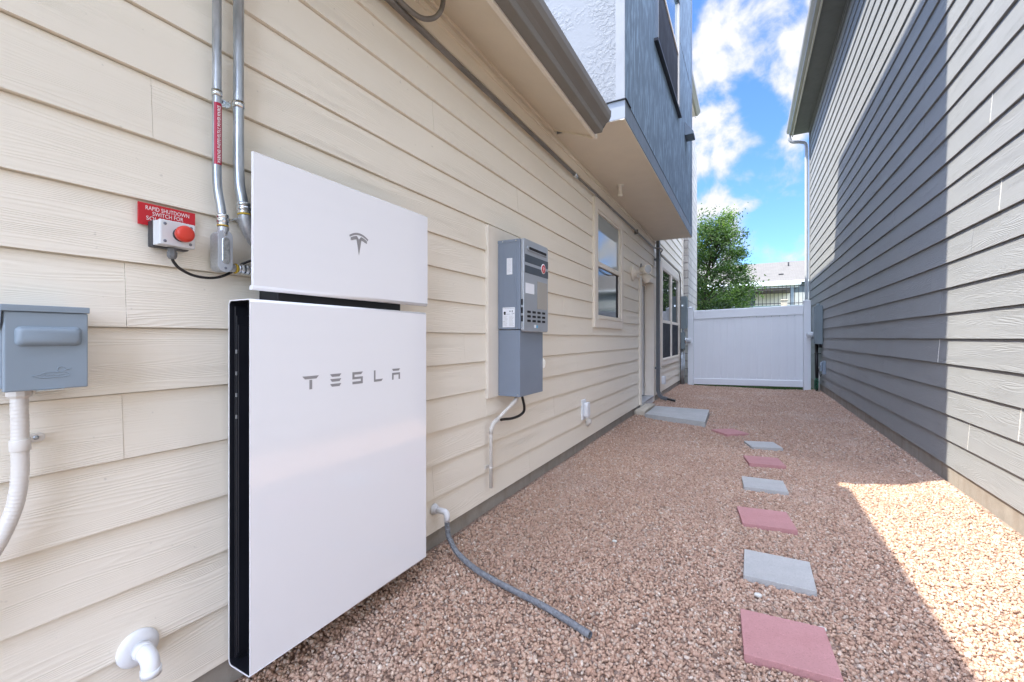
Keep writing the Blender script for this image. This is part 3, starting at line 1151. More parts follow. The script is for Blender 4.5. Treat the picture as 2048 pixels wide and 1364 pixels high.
# second window (twin, with dark screens below)
w, ya, yb, za, zb = window_left(W2, [1, 1], H)
ym = (ya + yb) / 2 + .0
mb = MB()
zm2 = 1.50
for (a, b) in ((ya, ym - .04), (ym + .04, yb)):
    mb.box(LX - .03, LX + .012, a, a + f, za, zb)
    mb.box(LX - .03, LX + .012, b - f, b, za, zb)
    mb.box(LX - .03, LX + .012, a + f, b - f, zb - .03, zb)
    mb.box(LX - .03, LX + .012, a + f, b - f, za, za + .03)
    mb.box(LX - .03, LX + .006, a + f, b - f, zm2, zm2 + .06)
mb.box(LX - .03, LX + .018, ym - .04, ym + .04, za, zb)
obj('frame', mb, 'trim_cream', w, bevel=.002)
for (a, b) in ((ya, ym - .04), (ym + .04, yb)):
    obj('pane', B(LX - .03, LX - .010, a + f, b - f, zm2 + .06, zb - .03), 'glass', w)
    obj('insect_screen', B(LX - .03, LX - .006, a + f, b - f, za + .03, zm2), 'screen', w)
    obj('sill', B(LX - .02, LX + .028, a + .02, b - .02, za - .012, za + .004), 'trim_cream', w)

# side door in its recess
y0, y1, z0, z1 = DR
mb = MB()
mb.box(LX - .02, LX + .018, y0, y0 + .11, .12, z1)
mb.box(LX - .02, LX + .018, y1 - .11, y1, .04, z1)
mb.box(LX - .02, LX + .0165, y0 + .11, y1 - .11, z1 - .11, z1)
dw = obj('door', mb, 'trim_cream', H, bevel=.002)
mb = MB()
mb.box(XC - .17, XC - .10, y0 + .11, y0 + .15, .15, z1 - .11)
mb.box(XC - .17, XC - .10, y1 - .15, y1 - .11, .15, z1 - .11)
mb.box(XC - .17, XC - .101, y0 + .15, y1 - .15, z1 - .15, z1 - .11)
obj('jamb', mb, 'trim_cream', dw, bevel=.002)
mb = MB()
mb.box(XC - .165, XC - .125, y0 + .155, y1 - .165, .16, z1 - .155)
for (a, b) in ((.30, .95), (1.10, 2.0)):
    for (p, q) in ((y0 + .24, y0 + .52), (y0 + .62, y0 + .90)):
        mb.box(XC - .126, XC - .119, p, q, a, b)
obj('door_leaf', mb, 'white_plastic', dw, bevel=.004)
obj('weather_strip', B(XC - .13, XC - .118, y1 - .163, y1 - .151, .16, z1 - .155), 'black', dw)
obj('handle', MB().lathe((XC - .125, y0 + .21, 1.02), (1, 0, 0), [(0, .03), (.006, .03), (.008, .012), (.04, .012), (.045, .026), (.065, .026), (.07, .01)], 16), 'zinc', dw)
mb = MB()
mb.box(LX - .19, LX + .02, y0 + .11, y1 - .11, .118, .148)
obj('threshold', mb, 'cast', dw, bevel=.003)
mb = MB()
mb.box(LX - .19, LX + .012, y0 + .10, y1 - .09, .03, .117)
obj('door_step', mb, 'vinyl', dw, bevel=.003)

# limestone blocks under the door
mb = MB()
bm = bmesh.new()
bmesh.ops.create_cube(bm, size=1)
bmesh.ops.subdivide_edges(bm, edges=bm.edges[:], cuts=5, use_grid_fill=True)
vv = []
for v in bm.verts:
    p = Vector((v.co.x * .15, v.co.y * .86, v.co.z * .10))
    k = mnoise.noise(Vector((v.co.x * 3, v.co.y * 5, v.co.z * 3))) * .012
    p += v.co.normalized() * k
    vv.append((p.x - 1.44, p.y + 7.10, p.z + .045))
ff = [tuple(v.index for v in f.verts) for f in bm.faces]
bm.free()
tag(obj('edging_stone', MB().mesh(vv, ff, True), 'stone_cap'), 'rough cream limestone block between the door step and the concrete slab', 'stone block')

# grey downspout beside the door
mb = MB()
DX, DY = LX + .018, 8.34
def rtube(mb, pts, w, d):
    """rectangular downspout swept in the X-Z plane, w along Y, d across"""
    n = len(pts)
    rings = []
    for i in range(n):
        a = Vector(pts[max(i - 1, 0)]); b = Vector(pts[min(i + 1, n - 1)])
        t = (b - a).normalized()
        nn = Vector((t.z, 0, -t.x)) if abs(t.y) < .5 else Vector((1, 0, 0))
        yy = t.cross(nn).normalized()
        p = Vector(pts[i])
        rings.append([p + nn * sx * d / 2 + yy * sy * w / 2 for sx, sy in ((-1, -1), (1, -1), (1, 1), (-1, 1))])
    vs_ = [q for r_ in rings for q in r_]
    fs_ = []
    for i in range(n - 1):
        for k in range(4):
            fs_.append((i * 4 + k, i * 4 + (k + 1) % 4, i * 4 + 4 + (k + 1) % 4, i * 4 + 4 + k))
    fs_ += [(0, 1, 2, 3), tuple((n - 1) * 4 + k for k in (3, 2, 1, 0))]
    mb.mesh(vs_, fs_)
xs = LX + .06
rtube(mb, [(xs, DY, 3.0), (xs, DY, .22), (xs + .02, DY, .15), (xs + .06, DY, .10), (xs + .16, DY, .075)], .085, .06)
ds = obj('downspout', mb, 'downspout_gray', H, bevel=.006)
mb = MB()
rtube(mb, [(xs + .16, DY, .078), (xs + .30, DY, .05)], .07, .035)
obj('outlet', mb, 'black_rubber', ds)
for z in (.62, 2.62):
    obj('strap', B(LX, xs + .034, DY - .055, DY + .055, z, z + .03), 'downspout_gray', ds)

# small vent pipe hanging from the upper-storey soffit
mb = MB()
c = (-1.319, 5.08)
mb.lathe((c[0], c[1], 2.98), (0, 0, -1), [(0, .045), (.012, .045), (.014, .022), (.10, .022), (.105, .03), (.13, .03), (.135, .02)], 18)
obj('vent_pipe', mb, 'trim_cream', H)

# conduits under the eave -------------------------------------------------
ec = thing('eave_conduit', 'long brown painted conduit running under the eave of the cream house', 'conduit', (LX + .03, 2.0, 2.79))
pts = [(LX + .033, y, 2.785) for y in (-1.0, 0, 1.5, 3.0, 4.02)]
obj('pipe', MB().tube(pts, .0165, 14), 'conduit_brown', ec)
obj('coupling', MB().tube([(LX + .033, 4.0, 2.785), (LX + .033, 4.10, 2.785)], .021, 14), 'zinc', ec)
pts = [(LX + .033, 4.10, 2.785), (LX + .033, 6.0, 2.80), (LX + .033, 7.9, 2.81), (LX + .04, 8.12, 2.815), (LX + .11, 8.24, 2.82), (LX + .125, 8.40, 2.82), (LX + .07, 8.55, 2.80), (LX + .04, 8.75, 2.79),
       (LX + .033, 9.2, 2.79), (LX + .033, 10.6, 2.79), (LX + .036, 11.2, 2.78), (LX + .036, 11.44, 2.71), (LX + .036, 11.52, 2.58), (LX + .036, 11.53, 2.2), (LX + .036, 11.53, .05)]
sp_ = smooth_path(pts, 6)
obj('pipe', MB().tube(sp_, .013, 12), 'conduit_brown', ec)
for y in (6.7,):
    obj('strap', B(LX, LX + .052, y, y + .018, 2.768, 2.835), 'conduit_brown', ec)
sc = thing('soffit_conduit', 'short grey conduit with a red label curving up through a hole in the eave soffit', 'conduit', (LX + .06, 1.2, 2.8))
pts = [(-1.475, -.6, 2.845), (-1.475, .4, 2.845), (-1.475, 1.2, 2.84), (-1.462, 1.50, 2.805), (-1.452, 1.62, 2.79), (-1.435, 1.70, 2.792), (-1.405, 1.757, 2.82), (-1.375, 1.775, 2.86), (-1.36, 1.775, 2.91), (-1.355, 1.775, 2.96)]
obj('pipe', MB().tube(smooth_path(pts, 8), .0125, 14), 'conduit_brown', sc)
lb = MB().tube([(-1.4735, 1.15, 2.8425), (-1.466, 1.42, 2.815)], .0133, 14, cap=False)
lo = obj('label', lb, 'red', sc)
mb = MB().text('WARNING: PHOTOVOLTAIC POWER SOURCE', .010, (-1.461, 1.17, 2.826), (.028, .995, -.10), (.35, .09, .93), sx=.8)
obj('lettering', mb, 'white_ink', lo)
obj('soffit_hole', MB().lathe((-1.356, 1.775, 2.944), (0, 0, 1), [(0, .026), (.002, .026)], 10), 'dark', sc)

# ================================================================== THE GREY HOUSE (right)
G = thing('house', 'tall grey lap sided house on the right, half in sunlight, with a pale gutter', 'house', (RX, 6.0, 0))
zsR = [.174 + .2025 * i for i in range(32)]
zsR = [z for z in zsR if z < 6.5] + [6.56]
jr = {4: [4.92, 8.2], 6: [4.882, 8.6], 1: [4.356], 2: [3.68], 9: [3.904, 8.0], 8: [4.30], 12: [4.021, 7.658], 5: [5.9], 0: [6.6], 3: [6.6], 7: [5.1], 10: [8.4], 11: [6.2]}
siding('siding', RX, -1, -3.0, 13.50, zsR, [], 'siding_gray', G, lap=.014, seed=21, joints=jr, gap=.007, jg=.0009)
obj('wall', B(RX + .02, 7.0, -3.0, 13.6, .16, 6.56), 'siding_gray', G)
obj('foundation', B(RX + .014, 7.0, -3.0, 13.6, -.15, .172), 'concrete', G)
obj('corner_trim', B(RX - .014, RX + .03, 13.50, 13.62, .17, 6.5), 'siding_gray', G, bevel=.002)
mb = MB()
mb.box(RX - .012, RX + .02, -3, 13.62, 6.46, 6.56)
mb.box(RX - .022, RX + .02, -3, 13.62, 6.52, 6.562)
obj('frieze_board', mb, 'soffit_gray', G)
mb = MB()
for (a, b) in ((-3.0, 1.4), (1.403, 5.1), (5.103, 8.76), (8.763, 12.42), (12.423, 13.70)):
    mb.box(1.045, RX + .02, a, b, 6.565, 6.58)
obj('soffit', mb, 'soffit_gray', G)
obj('fascia', B(1.02, 1.045, -3.0, 13.72, 6.53, 6.74), 'fascia_gray', G, bevel=.003)
gp = [(1.018, 6.73), (1.018, 6.585), (.965, 6.585), (.955, 6.615), (.93, 6.64), (.905, 6.665), (.895, 6.70), (.893, 6.735), (.90, 6.742), (.91, 6.736), (.906, 6.705), (.914, 6.675), (.94, 6.65), (.965, 6.622), (.972, 6.595), (1.010, 6.595), (1.010, 6.73)]
gr = obj('gutter', MB().prism(gp, 'y', -3.0, 13.74), 'gutter_beige', G)
obj('end_cap', MB().prism([gp[0], gp[1], gp[2], gp[3], gp[4], gp[5], gp[6], gp[7]], 'y', 13.738, 13.745), 'gutter_beige', gr)
obj('roof', MB().prism([(.93, 6.76), (5.5, 9.6), (5.5, 9.5), (1.02, 6.70)], 'y', -3.0, 13.76), 'shingle', G)
mb = MB()
pts = smooth_path([(.965, 13.70, 6.59), (.965, 13.70, 6.50), (1.03, 13.71, 6.40), (1.20, 13.71, 6.36), (1.32, 13.71, 6.30), (1.345, 13.71, 6.16), (1.345, 13.71, 6.0)], 5) + [(1.345, 13.71, 3.0), (1.345, 13.71, .05)]
mb.tube(pts, .042, 12)
obj('downspout', mb, 'downspout_white', G)
# pale caulk lines in a few board joints
mb = MB()
for (y, ci) in ((3.904, 9), (4.356, 1), (4.021, 12), (4.92, 4), (3.68, 2)):
    za, zb = zsR[ci], zsR[ci + 1] - .006
    mb = MB()
    for k in range(6):
        a, b = za + (zb - za) * k / 6 + .004, za + (zb - za) * (k + 1) / 6 - .001
        xx = RX + .014 * (a - za) / (zb - za)
        w_ = .0009 + .0009 * random.random()
        mb.box(xx - .0018, xx + .004, y - w_, y + w_, a - .002, b + .002)
    obj('caulk', mb, 'caulk', G)

# ================================================================== WHITE GATE
gt = thing('gate', 'white vinyl privacy gate closing the far end of the gravel side yard', 'gate', (0, GATE_Y, 0))
for (x0, x1, z1) in ((-1.335, -1.205, 1.945), (1.095, 1.232, 2.02)):
    mb = MB().box(x0, x1, GATE_Y - .07, GATE_Y + .07, -.1, z1)
    pp = obj('post', mb, 'vinyl', gt, bevel=.006)
    mb = MB().box(x0 - .008, x1 + .008, GATE_Y - .078, GATE_Y + .078, z1, z1 + .012)
    cx_, cz_ = (x0 + x1) / 2, z1 + .012
    hw = (x1 - x0) / 2
    mb.mesh([(x0, GATE_Y - .07, cz_), (x1, GATE_Y - .07, cz_), (x1, GATE_Y + .07, cz_), (x0, GATE_Y + .07, cz_), (cx_, GATE_Y, cz_ + .03)], [(0, 1, 4), (1, 2, 4), (2, 3, 4), (3, 0, 4)])
    obj('cap', mb, 'vinyl', pp)
gx0, gx1 = -1.20, 1.09
gz = lambda x: .045 * (x - gx0) / (gx1 - gx0)
mb = MB()
n = 15
for i in range(n):
    a = gx0 + (gx1 - gx0) * i / n
    b = gx0 + (gx1 - gx0) * (i + 1) / n
    zt, zb_ = 1.69 + gz((a + b) / 2) * 1.4, .15 + gz((a + b) / 2)
    g_ = .0035
    mb.prism([(a + g_, GATE_Y - .004), (a + .007, GATE_Y - .010), (b - .007, GATE_Y - .010), (b - g_, GATE_Y - .004), (b - g_, GATE_Y + .012), (a + g_, GATE_Y + .012)], 'z', zb_, zt)
mb.box(gx0, gx1, GATE_Y - .0035, GATE_Y + .010, .15, 1.68)
obj('panel', mb, 'vinyl', gt)
for (za, zb_, tz) in ((1.665, 1.875, 1.4), (.035, .185, 1.0)):
    mb = MB()
    v = []
    for (x, k) in ((gx0, 0), (gx1, 1)):
        for (y, z) in ((-.032, za), (-.032, zb_ - .012), (-.022, zb_), (.022, zb_), (.032, zb_ - .012), (.032, za)):
            v.append((x, GATE_Y + y, z + gz(x) * tz))
    mb.mesh(v, [(i, (i + 1) % 6, (i + 1) % 6 + 6, i + 6) for i in range(6)] + [(5, 4, 3, 2, 1, 0), (6, 7, 8, 9, 10, 11)])
    obj('rail', mb, 'vinyl', gt, bevel=.002)

# ================================================================== HOME BATTERY (white two-part unit)
FP = -1.358
pw = thing('home_battery', 'large glossy white wall battery with silver lettering, hung on the cream siding in front', 'battery', (LX, .8, .135))
Y0, Y1, Z0, Z1 = .798, 1.637, .134, 1.3125
XB0 = FP - .118
prof_o = []
def shell(x0, x1, z0, z1, rb, rf, n=6):
    out = []
    for (cx, cz, r, a0) in ((x1 - rf, z1 - rf, rf, 0), (x0 + rb, z1 - rb, rb, 90), (x0 + rb, z0 + rb, rb, 180), (x1 - rf, z0 + rf, rf, 270)):
        for k in range(n + 1):
            a = R(a0 + 90 * k / n)
            out.append((cx + r * math.cos(a), cz + r * math.sin(a)))
    return out
po = shell(XB0, FP, Z0, Z1, .016, .009)
pi = shell(XB0 + .0035, FP - .0035, Z0 + .0035, Z1 - .0035, .013, .006)
n = len(po)
v = [(p[0], Y0, p[1]) for p in po] + [(p[0], Y1, p[1]) for p in po] + [(p[0], Y0, p[1]) for p in pi] + [(p[0], Y1, p[1]) for p in pi]
fs_ = []
for i in range(n):
    j = (i + 1) % n
    fs_ += [(i, j, j + n, i + n), (i + 2 * n, i + 3 * n, j + 3 * n, j + 2 * n), (i, i + 2 * n, j + 2 * n, j), (i + n, j + n, j + 3 * n, i + 3 * n)]
mb = MB()
mb.mesh(v, fs_)
pk = shell(XB0 + .0048, FP - .0048, Z0 + .0048, Z1 - .0048, .012, .005)
lv_ = [(p[0], Y0 + .0015, p[1]) for p in pi] + [(p[0], Y1 - .0015, p[1]) for p in pi] + [(p[0], Y0 + .0015, p[1]) for p in pk] + [(p[0], Y1 - .0015, p[1]) for p in pk]
lv_ = [((x - FP + .059) * .9995 + FP - .059, y, (z - .723) * .9999 + .723) for (x, y, z) in lv_]
lm_ = MB().mesh(lv_, fs_)
for k in range(n):      # smooth only the outer skin
    j = (k + 1) % n
    mb.sm[k * 4] = math.hypot(po[k][0] - po[j][0], po[k][1] - po[j][1]) < .01
cv = obj('cover', mb, 'powerwall_white', pw)
mb = MB()
mb.box(XB0 + .006, FP - .006, Y0 + .055, Y1 - .03, Z0 + .006, Z1 - .006)
for k, x in enumerate((XB0 + .012, XB0 + .021, XB0 + .030)):
    mb.box(x, x + .004, Y0 + .012, Y0 + .055, Z0 + .02 + .01 * k, Z1 - .02 - .03 * k)
obj('battery_core', mb, 'black', pw, bevel=.002)
obj('liner', lm_, 'black', pw)
mb = MB()
for z in (.93 + .0, 1.0, 1.07, 1.14):
    mb.box(XB0 + .0215, XB0 + .028, Y0 + .010, Y0 + .013, z, z + .012)
obj('latch', mb, 'galv', pw)
mb = MB()
mb.box(LX - .01, XB0 - .0005, Y0 + .07, Y1 - .07, Z0 + .10, Z1 - .10)
obj('wall_bracket', mb, 'black', pw)
# lettering on the cover
TH = .0006
def poly(mb, pts, x=FP):
    mb.prism(pts, 'x', x + .0002, x + TH)
mb = MB()
zb_, zt, sw_ = 1.009, 1.056, .0105
cut = .010
def bar(a, b, z0_, z1_, cl=0, cr=0):       # bar with cut ends (cut on the lower edge)
    poly(mb, [(a + cl, z0_), (b - cr, z0_), (b, z1_), (a, z1_)])
a, b = .978, 1.044
bar(a, b, zt - sw_, zt, cut, cut)
mid = (a + b) / 2
poly(mb, [(mid - .0055, zb_), (mid + .0055, zb_), (mid + .0055, zt - sw_ - .0035), (mid - .0055, zt - sw_ - .0035)])
a, b = 1.092, 1.142
bar(a, b, zt - sw_, zt, .008, .008)
zm_ = (zb_ + zt) / 2
bar(a, b, zm_ - sw_ / 2, zm_ + sw_ / 2, .008, .008)
bar(a, b, zb_, zb_ + sw_, .008, .008)
a, b = 1.195, 1.247
bar(a, b, zt - .010, zt, 0, .008)
bar(a, a + .010, zm_ + .0045, zt - .010)
bar(a, b, zm_ - .0045, zm_ + .0045)
bar(b - .010, b, zb_ + .0, zm_ - .0045)
bar(a, b - .010, zb_, zb_ + .010, .0, 0)
a, b = 1.306, 1.356
bar(a, a + .0085, zb_, zt)
poly(mb, [(a + .0085, zb_), (b - .008, zb_), (b, zb_ + .0095), (a + .0085, zb_ + .0095)])
a, b = 1.410, 1.459
bar(a, b, zt - .0095, zt, .007, .007)
bar(a, a + .009, zb_, zm_ + .006)
bar(b - .009, b, zb_, zm_ + .006)
bar(a + .009, b - .009, zm_ - .003, zm_ + .006)
obj('lettering', mb, 'emblem', cv)
# upper cover
UY0, UY1, UZ0, UZ1 = .809, 1.648, 1.343, 1.7745
mb = MB()
pf = [(FP - .022, UZ0 - .001), (FP - .010, UZ0 - .002), (FP - .004, UZ0 + .001), (FP - .001, UZ0 + .006), (FP, UZ0 + .012), (FP, UZ1 - .003), (FP - .003, UZ1), (FP - .012, UZ1), (FP - .012, UZ0 + .014), (FP - .022, UZ0 + .010)]
mb.prism(pf, 'y', UY0, UY1)
for k in range(4):
    mb.sm[k] = True
uc = obj('upper_cover', mb, 'powerwall_white', pw)
mb = MB()
mb.box(LX - .01, FP - .062, .93, 1.53, 1.30, 1.755)
mb.box(FP - .062, FP - .0235, .95, 1.50, 1.36, 1.74)
obj('inverter_housing', mb, 'black', pw, bevel=.004)
# emblem
cy, tz_ = 1.2275, 1.606
mb = MB()
def arcpts(y0_, y1_, zf, n=14):
    return [(y0_ + (y1_ - y0_) * i / n, zf(y0_ + (y1_ - y0_) * i / n)) for i in range(n + 1)]
hw = .0475
crown = lambda y: tz_ - .0165 * ((y - cy) / hw) ** 2
up_ = arcpts(cy - hw, cy + hw, crown)
lo_ = arcpts(cy + hw * .95, cy - hw * .95, lambda y: tz_ - .0085 - .0165 * ((y - cy) / hw) ** 2)
for i in range(14):
    poly(mb, [up_[i], up_[i + 1], lo_[13 - i], lo_[14 - i]])
hw2 = .041
tp = lambda y: tz_ - .0125 - .0165 * ((y - cy) / hw) ** 2
bt = lambda y: tz_ - .026 - .0165 * ((y - cy) / hw) ** 2
for sgn in (-1, 1):
    for i in range(8):
        t0, t1 = i / 8, (i + 1) / 8
        yo = lambda t: cy + sgn * (hw2 + (.010 - hw2) * t)
        a_, b_ = yo(t0), yo(t1)
        lowa = bt(a_) if t0 > .15 else bt(a_) + .004
        poly(mb, [(a_, tp(a_)), (b_, tp(b_)), (b_, bt(b_)), (a_, lowa)])
    # shaft half
    poly(mb, [(cy + sgn * .0105, tp(cy + .0105)), (cy + sgn * .0005, tz_ - .025), (cy, tz_ - .088), (cy + sgn * .0125, bt(cy + .0125) + .001)])
obj('emblem', mb, 'emblem', uc)

# ================================================================== RAPID SHUTDOWN SWITCH, SIGN
rs = thing('sign', 'red rapid shutdown sign with white letters on the siding behind the emergency switch', 'sign', (LX, .58, 1.55))
mb = MB().box(LX - .004, LX + .0015, .578, .722, 1.515, 1.578)
obj('plate', mb, 'red', rs)
mb = MB()
zz = 1.5645
for i, (t, yc) in enumerate((('RAPID SHUTDOWN', .650), ('SWITCH FOR', .650), ('SOLAR SYSTEM', .650))):
    mb.text(t, .0165, (LX + .0018, yc, zz - i * .0145 - .0050), (0, 1, 0), (0, 0, 1), 'CENTER', sx=(.76, .80, .98)[i])
obj('lettering', mb, 'white_ink', rs)
sw = thing('emergency_switch', 'white emergency stop box with a red mushroom button on the cream siding', 'switch', (LX, .62, 1.45))
SY0, SY1, SZ0, SZ1 = .600, .692, 1.452, 1.527
obj('back_box', B(LX, LX + .030, SY0, SY1, SZ0, SZ1), 'switch_dark', sw, bevel=.003)
mb = MB()
prof = [(LX + .030, SY0), (LX + .030, SY1), (LX + .066, SY1), (LX + .068, SY1 - .003), (LX + .068, SY0 + .004), (LX + .064, SY0), (LX + .050, SY0 + .0035), (LX + .038, SY0 + .0015)]
mb.prism(prof, 'z', SZ0 + .003, SZ1 - .001)
hs_ = obj('housing', mb, 'switch_white', sw, bevel=.0025)
mb = MB()
for (y, z) in ((SY0 + .014, SZ1 - .012), (SY0 + .014, SZ0 + .014), (SY1 - .014, SZ0 + .014), (SY1 - .012, SZ1 - .012)):
    mb.lathe((LX + .0675, y, z), (1, 0, 0), [(0, .0042), (.0012, .0042), (.0012, .002)], 12)
obj('screw', mb, 'ink', hs_)
bc = ((SY0 + SY1) / 2 + .006, (SZ0 + SZ1) / 2)
obj('button_collar', MB().lathe((LX + .068, *bc), (1, 0, 0), [(0, .0195), (.004, .0195), (.006, .0175)], 24), 'black', sw)
mb = MB().lathe((LX + .073, *bc), (1, 0, 0), [(0, .017), (.005, .0195), (.018, .0235), (.025, .0235), (.030, .0212), (.033, .014), (.034, .003)], 28)
obj('button', mb, 'button_red', sw)
gy = .646
mb = MB()
mb.lathe((LX + .034, gy, SZ0), (0, 0, -1), [(0, .0115), (.010, .0115), (.0105, .0135), (.022, .0132), (.029, .0095), (.031, .006)], 8, smooth=False)
obj('cable_gland', mb, 'gland', sw)
pts = [(LX + .034, gy, SZ0 - .025), (LX + .034, gy + .004, SZ0 - .038), (LX + .033, gy + .020, SZ0 - .055), (LX + .030, gy + .055, SZ0 - .070), (LX + .026, gy + .10, SZ0 - .073), (LX + .018, gy + .14, SZ0 - .064),
       (LX + .016, gy + .175, SZ0 - .045), (LX + .018, gy + .20, SZ0 - .02), (LX + .03, gy + .235, SZ0 + .002), (LX + .05, gy + .29, SZ0 + .012)]
obj('cable', MB().tube(smooth_path(pts, 6), .0042, 10), 'black_rubber', sw)

# ================================================================== TWO GALVANISED CONDUITS
def fitting(mb, top, axis, r):
    """compression connector along axis from `top` downwards"""
    mb.lathe(top, axis, [(0, r * 1.12), (.003, r * 1.42), (.010, r * 1.42), (.012, r * 1.25), (.016, r * 1.25), (.018, r * 1.4), (.026, r * 1.4), (.028, r * 1.15), (.031, r * 1.3), (.036, r * 1.3), (.038, r * 1.05)], 20)
c1 = thing('conduit', 'left galvanised conduit with a red warning label, ending in an oval cast fitting', 'conduit', (LX + .04, .77, 1.5))
r1 = .0128
CX = LX + .033
pts = [(CX, .769, 3.0), (CX, .769, 1.80), (CX, .769, 1.72), (CX + .004, .770, 1.66), (CX + .014, .773, 1.61), (CX + .018, .776, 1.575)]
pp = obj('pipe', MB().tube([(CX, .769, 3.0)] + smooth_path(pts[1:], 6), r1, 18), 'galv', c1)
lbm = MB()
# sticker wrapped over the front of the pipe
seg = 14
for i in range(seg):
    a0 = R(-62 + 118 * i / seg)
    a1 = R(-62 + 118 * (i + 1) / seg)
    rr_ = r1 + .0005
    for k in range(1):
        lbm.quad([(CX + rr_ * math.cos(a0), .769 + rr_ * math.sin(a0), 1.740), (CX + rr_ * math.cos(a1), .769 + rr_ * math.sin(a1), 1.740),
                  (CX + rr_ * math.cos(a1), .769 + rr_ * math.sin(a1), 1.936), (CX + rr_ * math.cos(a0), .769 + rr_ * math.sin(a0), 1.936)], True)
lbo = obj('label', lbm, 'label_red', pp)
mb = MB().text('WARNING: PHOTOVOLTAIC POWER SOURCE', .0125, (CX, .769, 1.744), (0, 0, 1), (0, -1, 0), sx=.70, wrap=r1 + .0010, bold=.0004)
# centre the lettering on the visible side of the pipe
ang = -.28
mb.v = [(CX + (x - CX) * math.cos(-ang) - (y - .769) * math.sin(-ang), .769 + (x - CX) * math.sin(-ang) + (y - .769) * math.cos(-ang), z) for (x, y, z) in mb.v]
obj('lettering', mb, 'white_ink', lbo, recalc=False)
mb = MB()
fitting(mb, (CX + .018, .776, 1.583), (.05, .01, -1), .0125)
obj('connector', mb, 'zinc', c1)
mb = MB().lathe((CX + .0195, .7763, 1.5475), (0, 0, -1), [(0, .0165), (.0025, .0165)], 18)
obj('gasket', mb, 'yellow', c1)
# cast conduit body (long axis vertical, cover facing the yard)
mb = MB()
BYc = .779
bo = rrect(BYc - .0205, BYc + .0205, 1.401, 1.531, .020, 8)
x0_, x1_ = LX + .012, LX + .060
mb.prism(bo, 'x', x0_, x1_)
mb.tube([(CX + .016, BYc, 1.512), (CX + .018, BYc, 1.546)], .0155, 18)
mb.tube([(LX + .034, BYc + .010, 1.419), (LX + .034, BYc + .045, 1.419)], .0135, 18)
cb = obj('conduit_body', mb, 'cast', c1, bevel=.004, segs=3)
mb = MB().prism(rrect(BYc - .0222, BYc + .0222, 1.399, 1.533, .0215, 8), 'x', x1_ + .0003, x1_ + .0035)
obj('cover_plate', mb, 'plate', cb, bevel=.001)
mb = MB().prism(rrect(BYc - .0110, BYc + .0110, 1.425, 1.510, .0105, 8), 'x', x1_ + .0037, x1_ + .007)
obj('raised_panel', mb, 'zinc', cb, bevel=.0022, segs=3)
mb = MB()
for z in (1.412, 1.524):
    mb.lathe((x1_ + .0036, BYc, z), (1, 0, 0), [(0, .0038), (.0015, .0038), (.0015, .001)], 12)
obj('screw', mb, 'ink', cb)
mb = MB()
mb.lathe((LX + .034, BYc + .045, 1.419), (0, 1, 0), [(0, .0165), (.003, .0165)], 18)
obj('gasket', mb, 'yellow', c1)
mb = MB()
fitting(mb, (LX + .034, BYc + .090, 1.419), (0, -1, 0), .0120)
mb.tube([(LX + .034, BYc + .085, 1.419), (LX + .034, BYc + .17, 1.419)], .0125, 16)
obj('connector', mb, 'zinc', c1)

c2 = thing('conduit', 'right, thicker galvanised conduit that bends behind the white battery cover', 'conduit', (LX + .04, .84, 1.6))
r2 = .0158
pts = [(CX + .002, .835, 3.0), (CX + .002, .835, 1.80), (CX + .002, .836, 1.74), (CX + .004, .838, 1.69), (CX + .008, .842, 1.66), (CX + .010, .845, 1.632)]
obj('pipe', MB().tube([pts[0]] + smooth_path(pts[1:], 6), r2, 18), 'galv', c2)
mb = MB()
fitting(mb, (CX + .010, .845, 1.640), (.05, .06, -1), .0150)
obj('connector', mb, 'zinc', c2)
mb = MB().lathe((CX + .012, .8475, 1.602), (.05, .06, -1), [(0, .020), (.0028, .020)], 18)
obj('gasket', mb, 'yellow', c2)
mb = MB().tube(smooth_path([(CX + .012, .848, 1.601), (CX + .010, .853, 1.578), (CX + .004, .870, 1.545), (CX - .002, .905, 1.515), (CX - .002, .96, 1.50)], 5), [.0185] * 6 + [.02] * 15, 16)
cb2 = obj('conduit_body', mb, 'cast', c2)
mb = MB()
pth = [(CX - .006, .823, 1.583), (CX + .004, .830, 1.590), (CX + .013, .842, 1.580), (CX + .012, .862, 1.548), (CX + .005, .885, 1.518), (CX + .002, .92, 1.498)]
pth = smooth_path(pth, 4)
for i in range(len(pth) - 1):
    p, q = pth[i], pth[i + 1]
    dd = (q - p).normalized()
    up2 = Vector((1, 0, 0)).cross(dd).normalized() * .0018
    sd = Vector((.024, 0, 0))
    mb.quad([p - sd + up2 * -3, q - sd + up2 * -3, q + sd * .3 + up2 * -3, p + sd * .3 + up2 * -3])
obj('cover_plate', mb, 'cast', cb2, solid=.002)
# strap joining both conduits
st = thing('pipe_strap', 'shiny zinc strap clamping the two galvanised conduits side by side', 'strap', (LX, .8, 1.97))
mb = MB()
mb.tube([(CX, .769, 1.958), (CX, .769, 1.978)], r1 + .0022, 20)
obj('clamp', mb, 'zinc', st)
obj('clamp', MB().tube([(CX + .002, .835, 1.950), (CX + .002, .835, 1.972)], r2 + .0022, 20), 'zinc', st)
mb = MB().box(LX - .004, LX + .006, .784, .819, 1.950, 1.972).box(LX + .0, LX + .020, .8155, .8185, 1.950, 1.972)
obj('bridge', mb, 'zinc', st, bevel=.0008)
obj('screw', MB().lathe((LX + .006, .797, 1.963), (1, 0, 0), [(0, .0052), (.003, .0046), (.0035, .0022)], 12), 'ink', st)

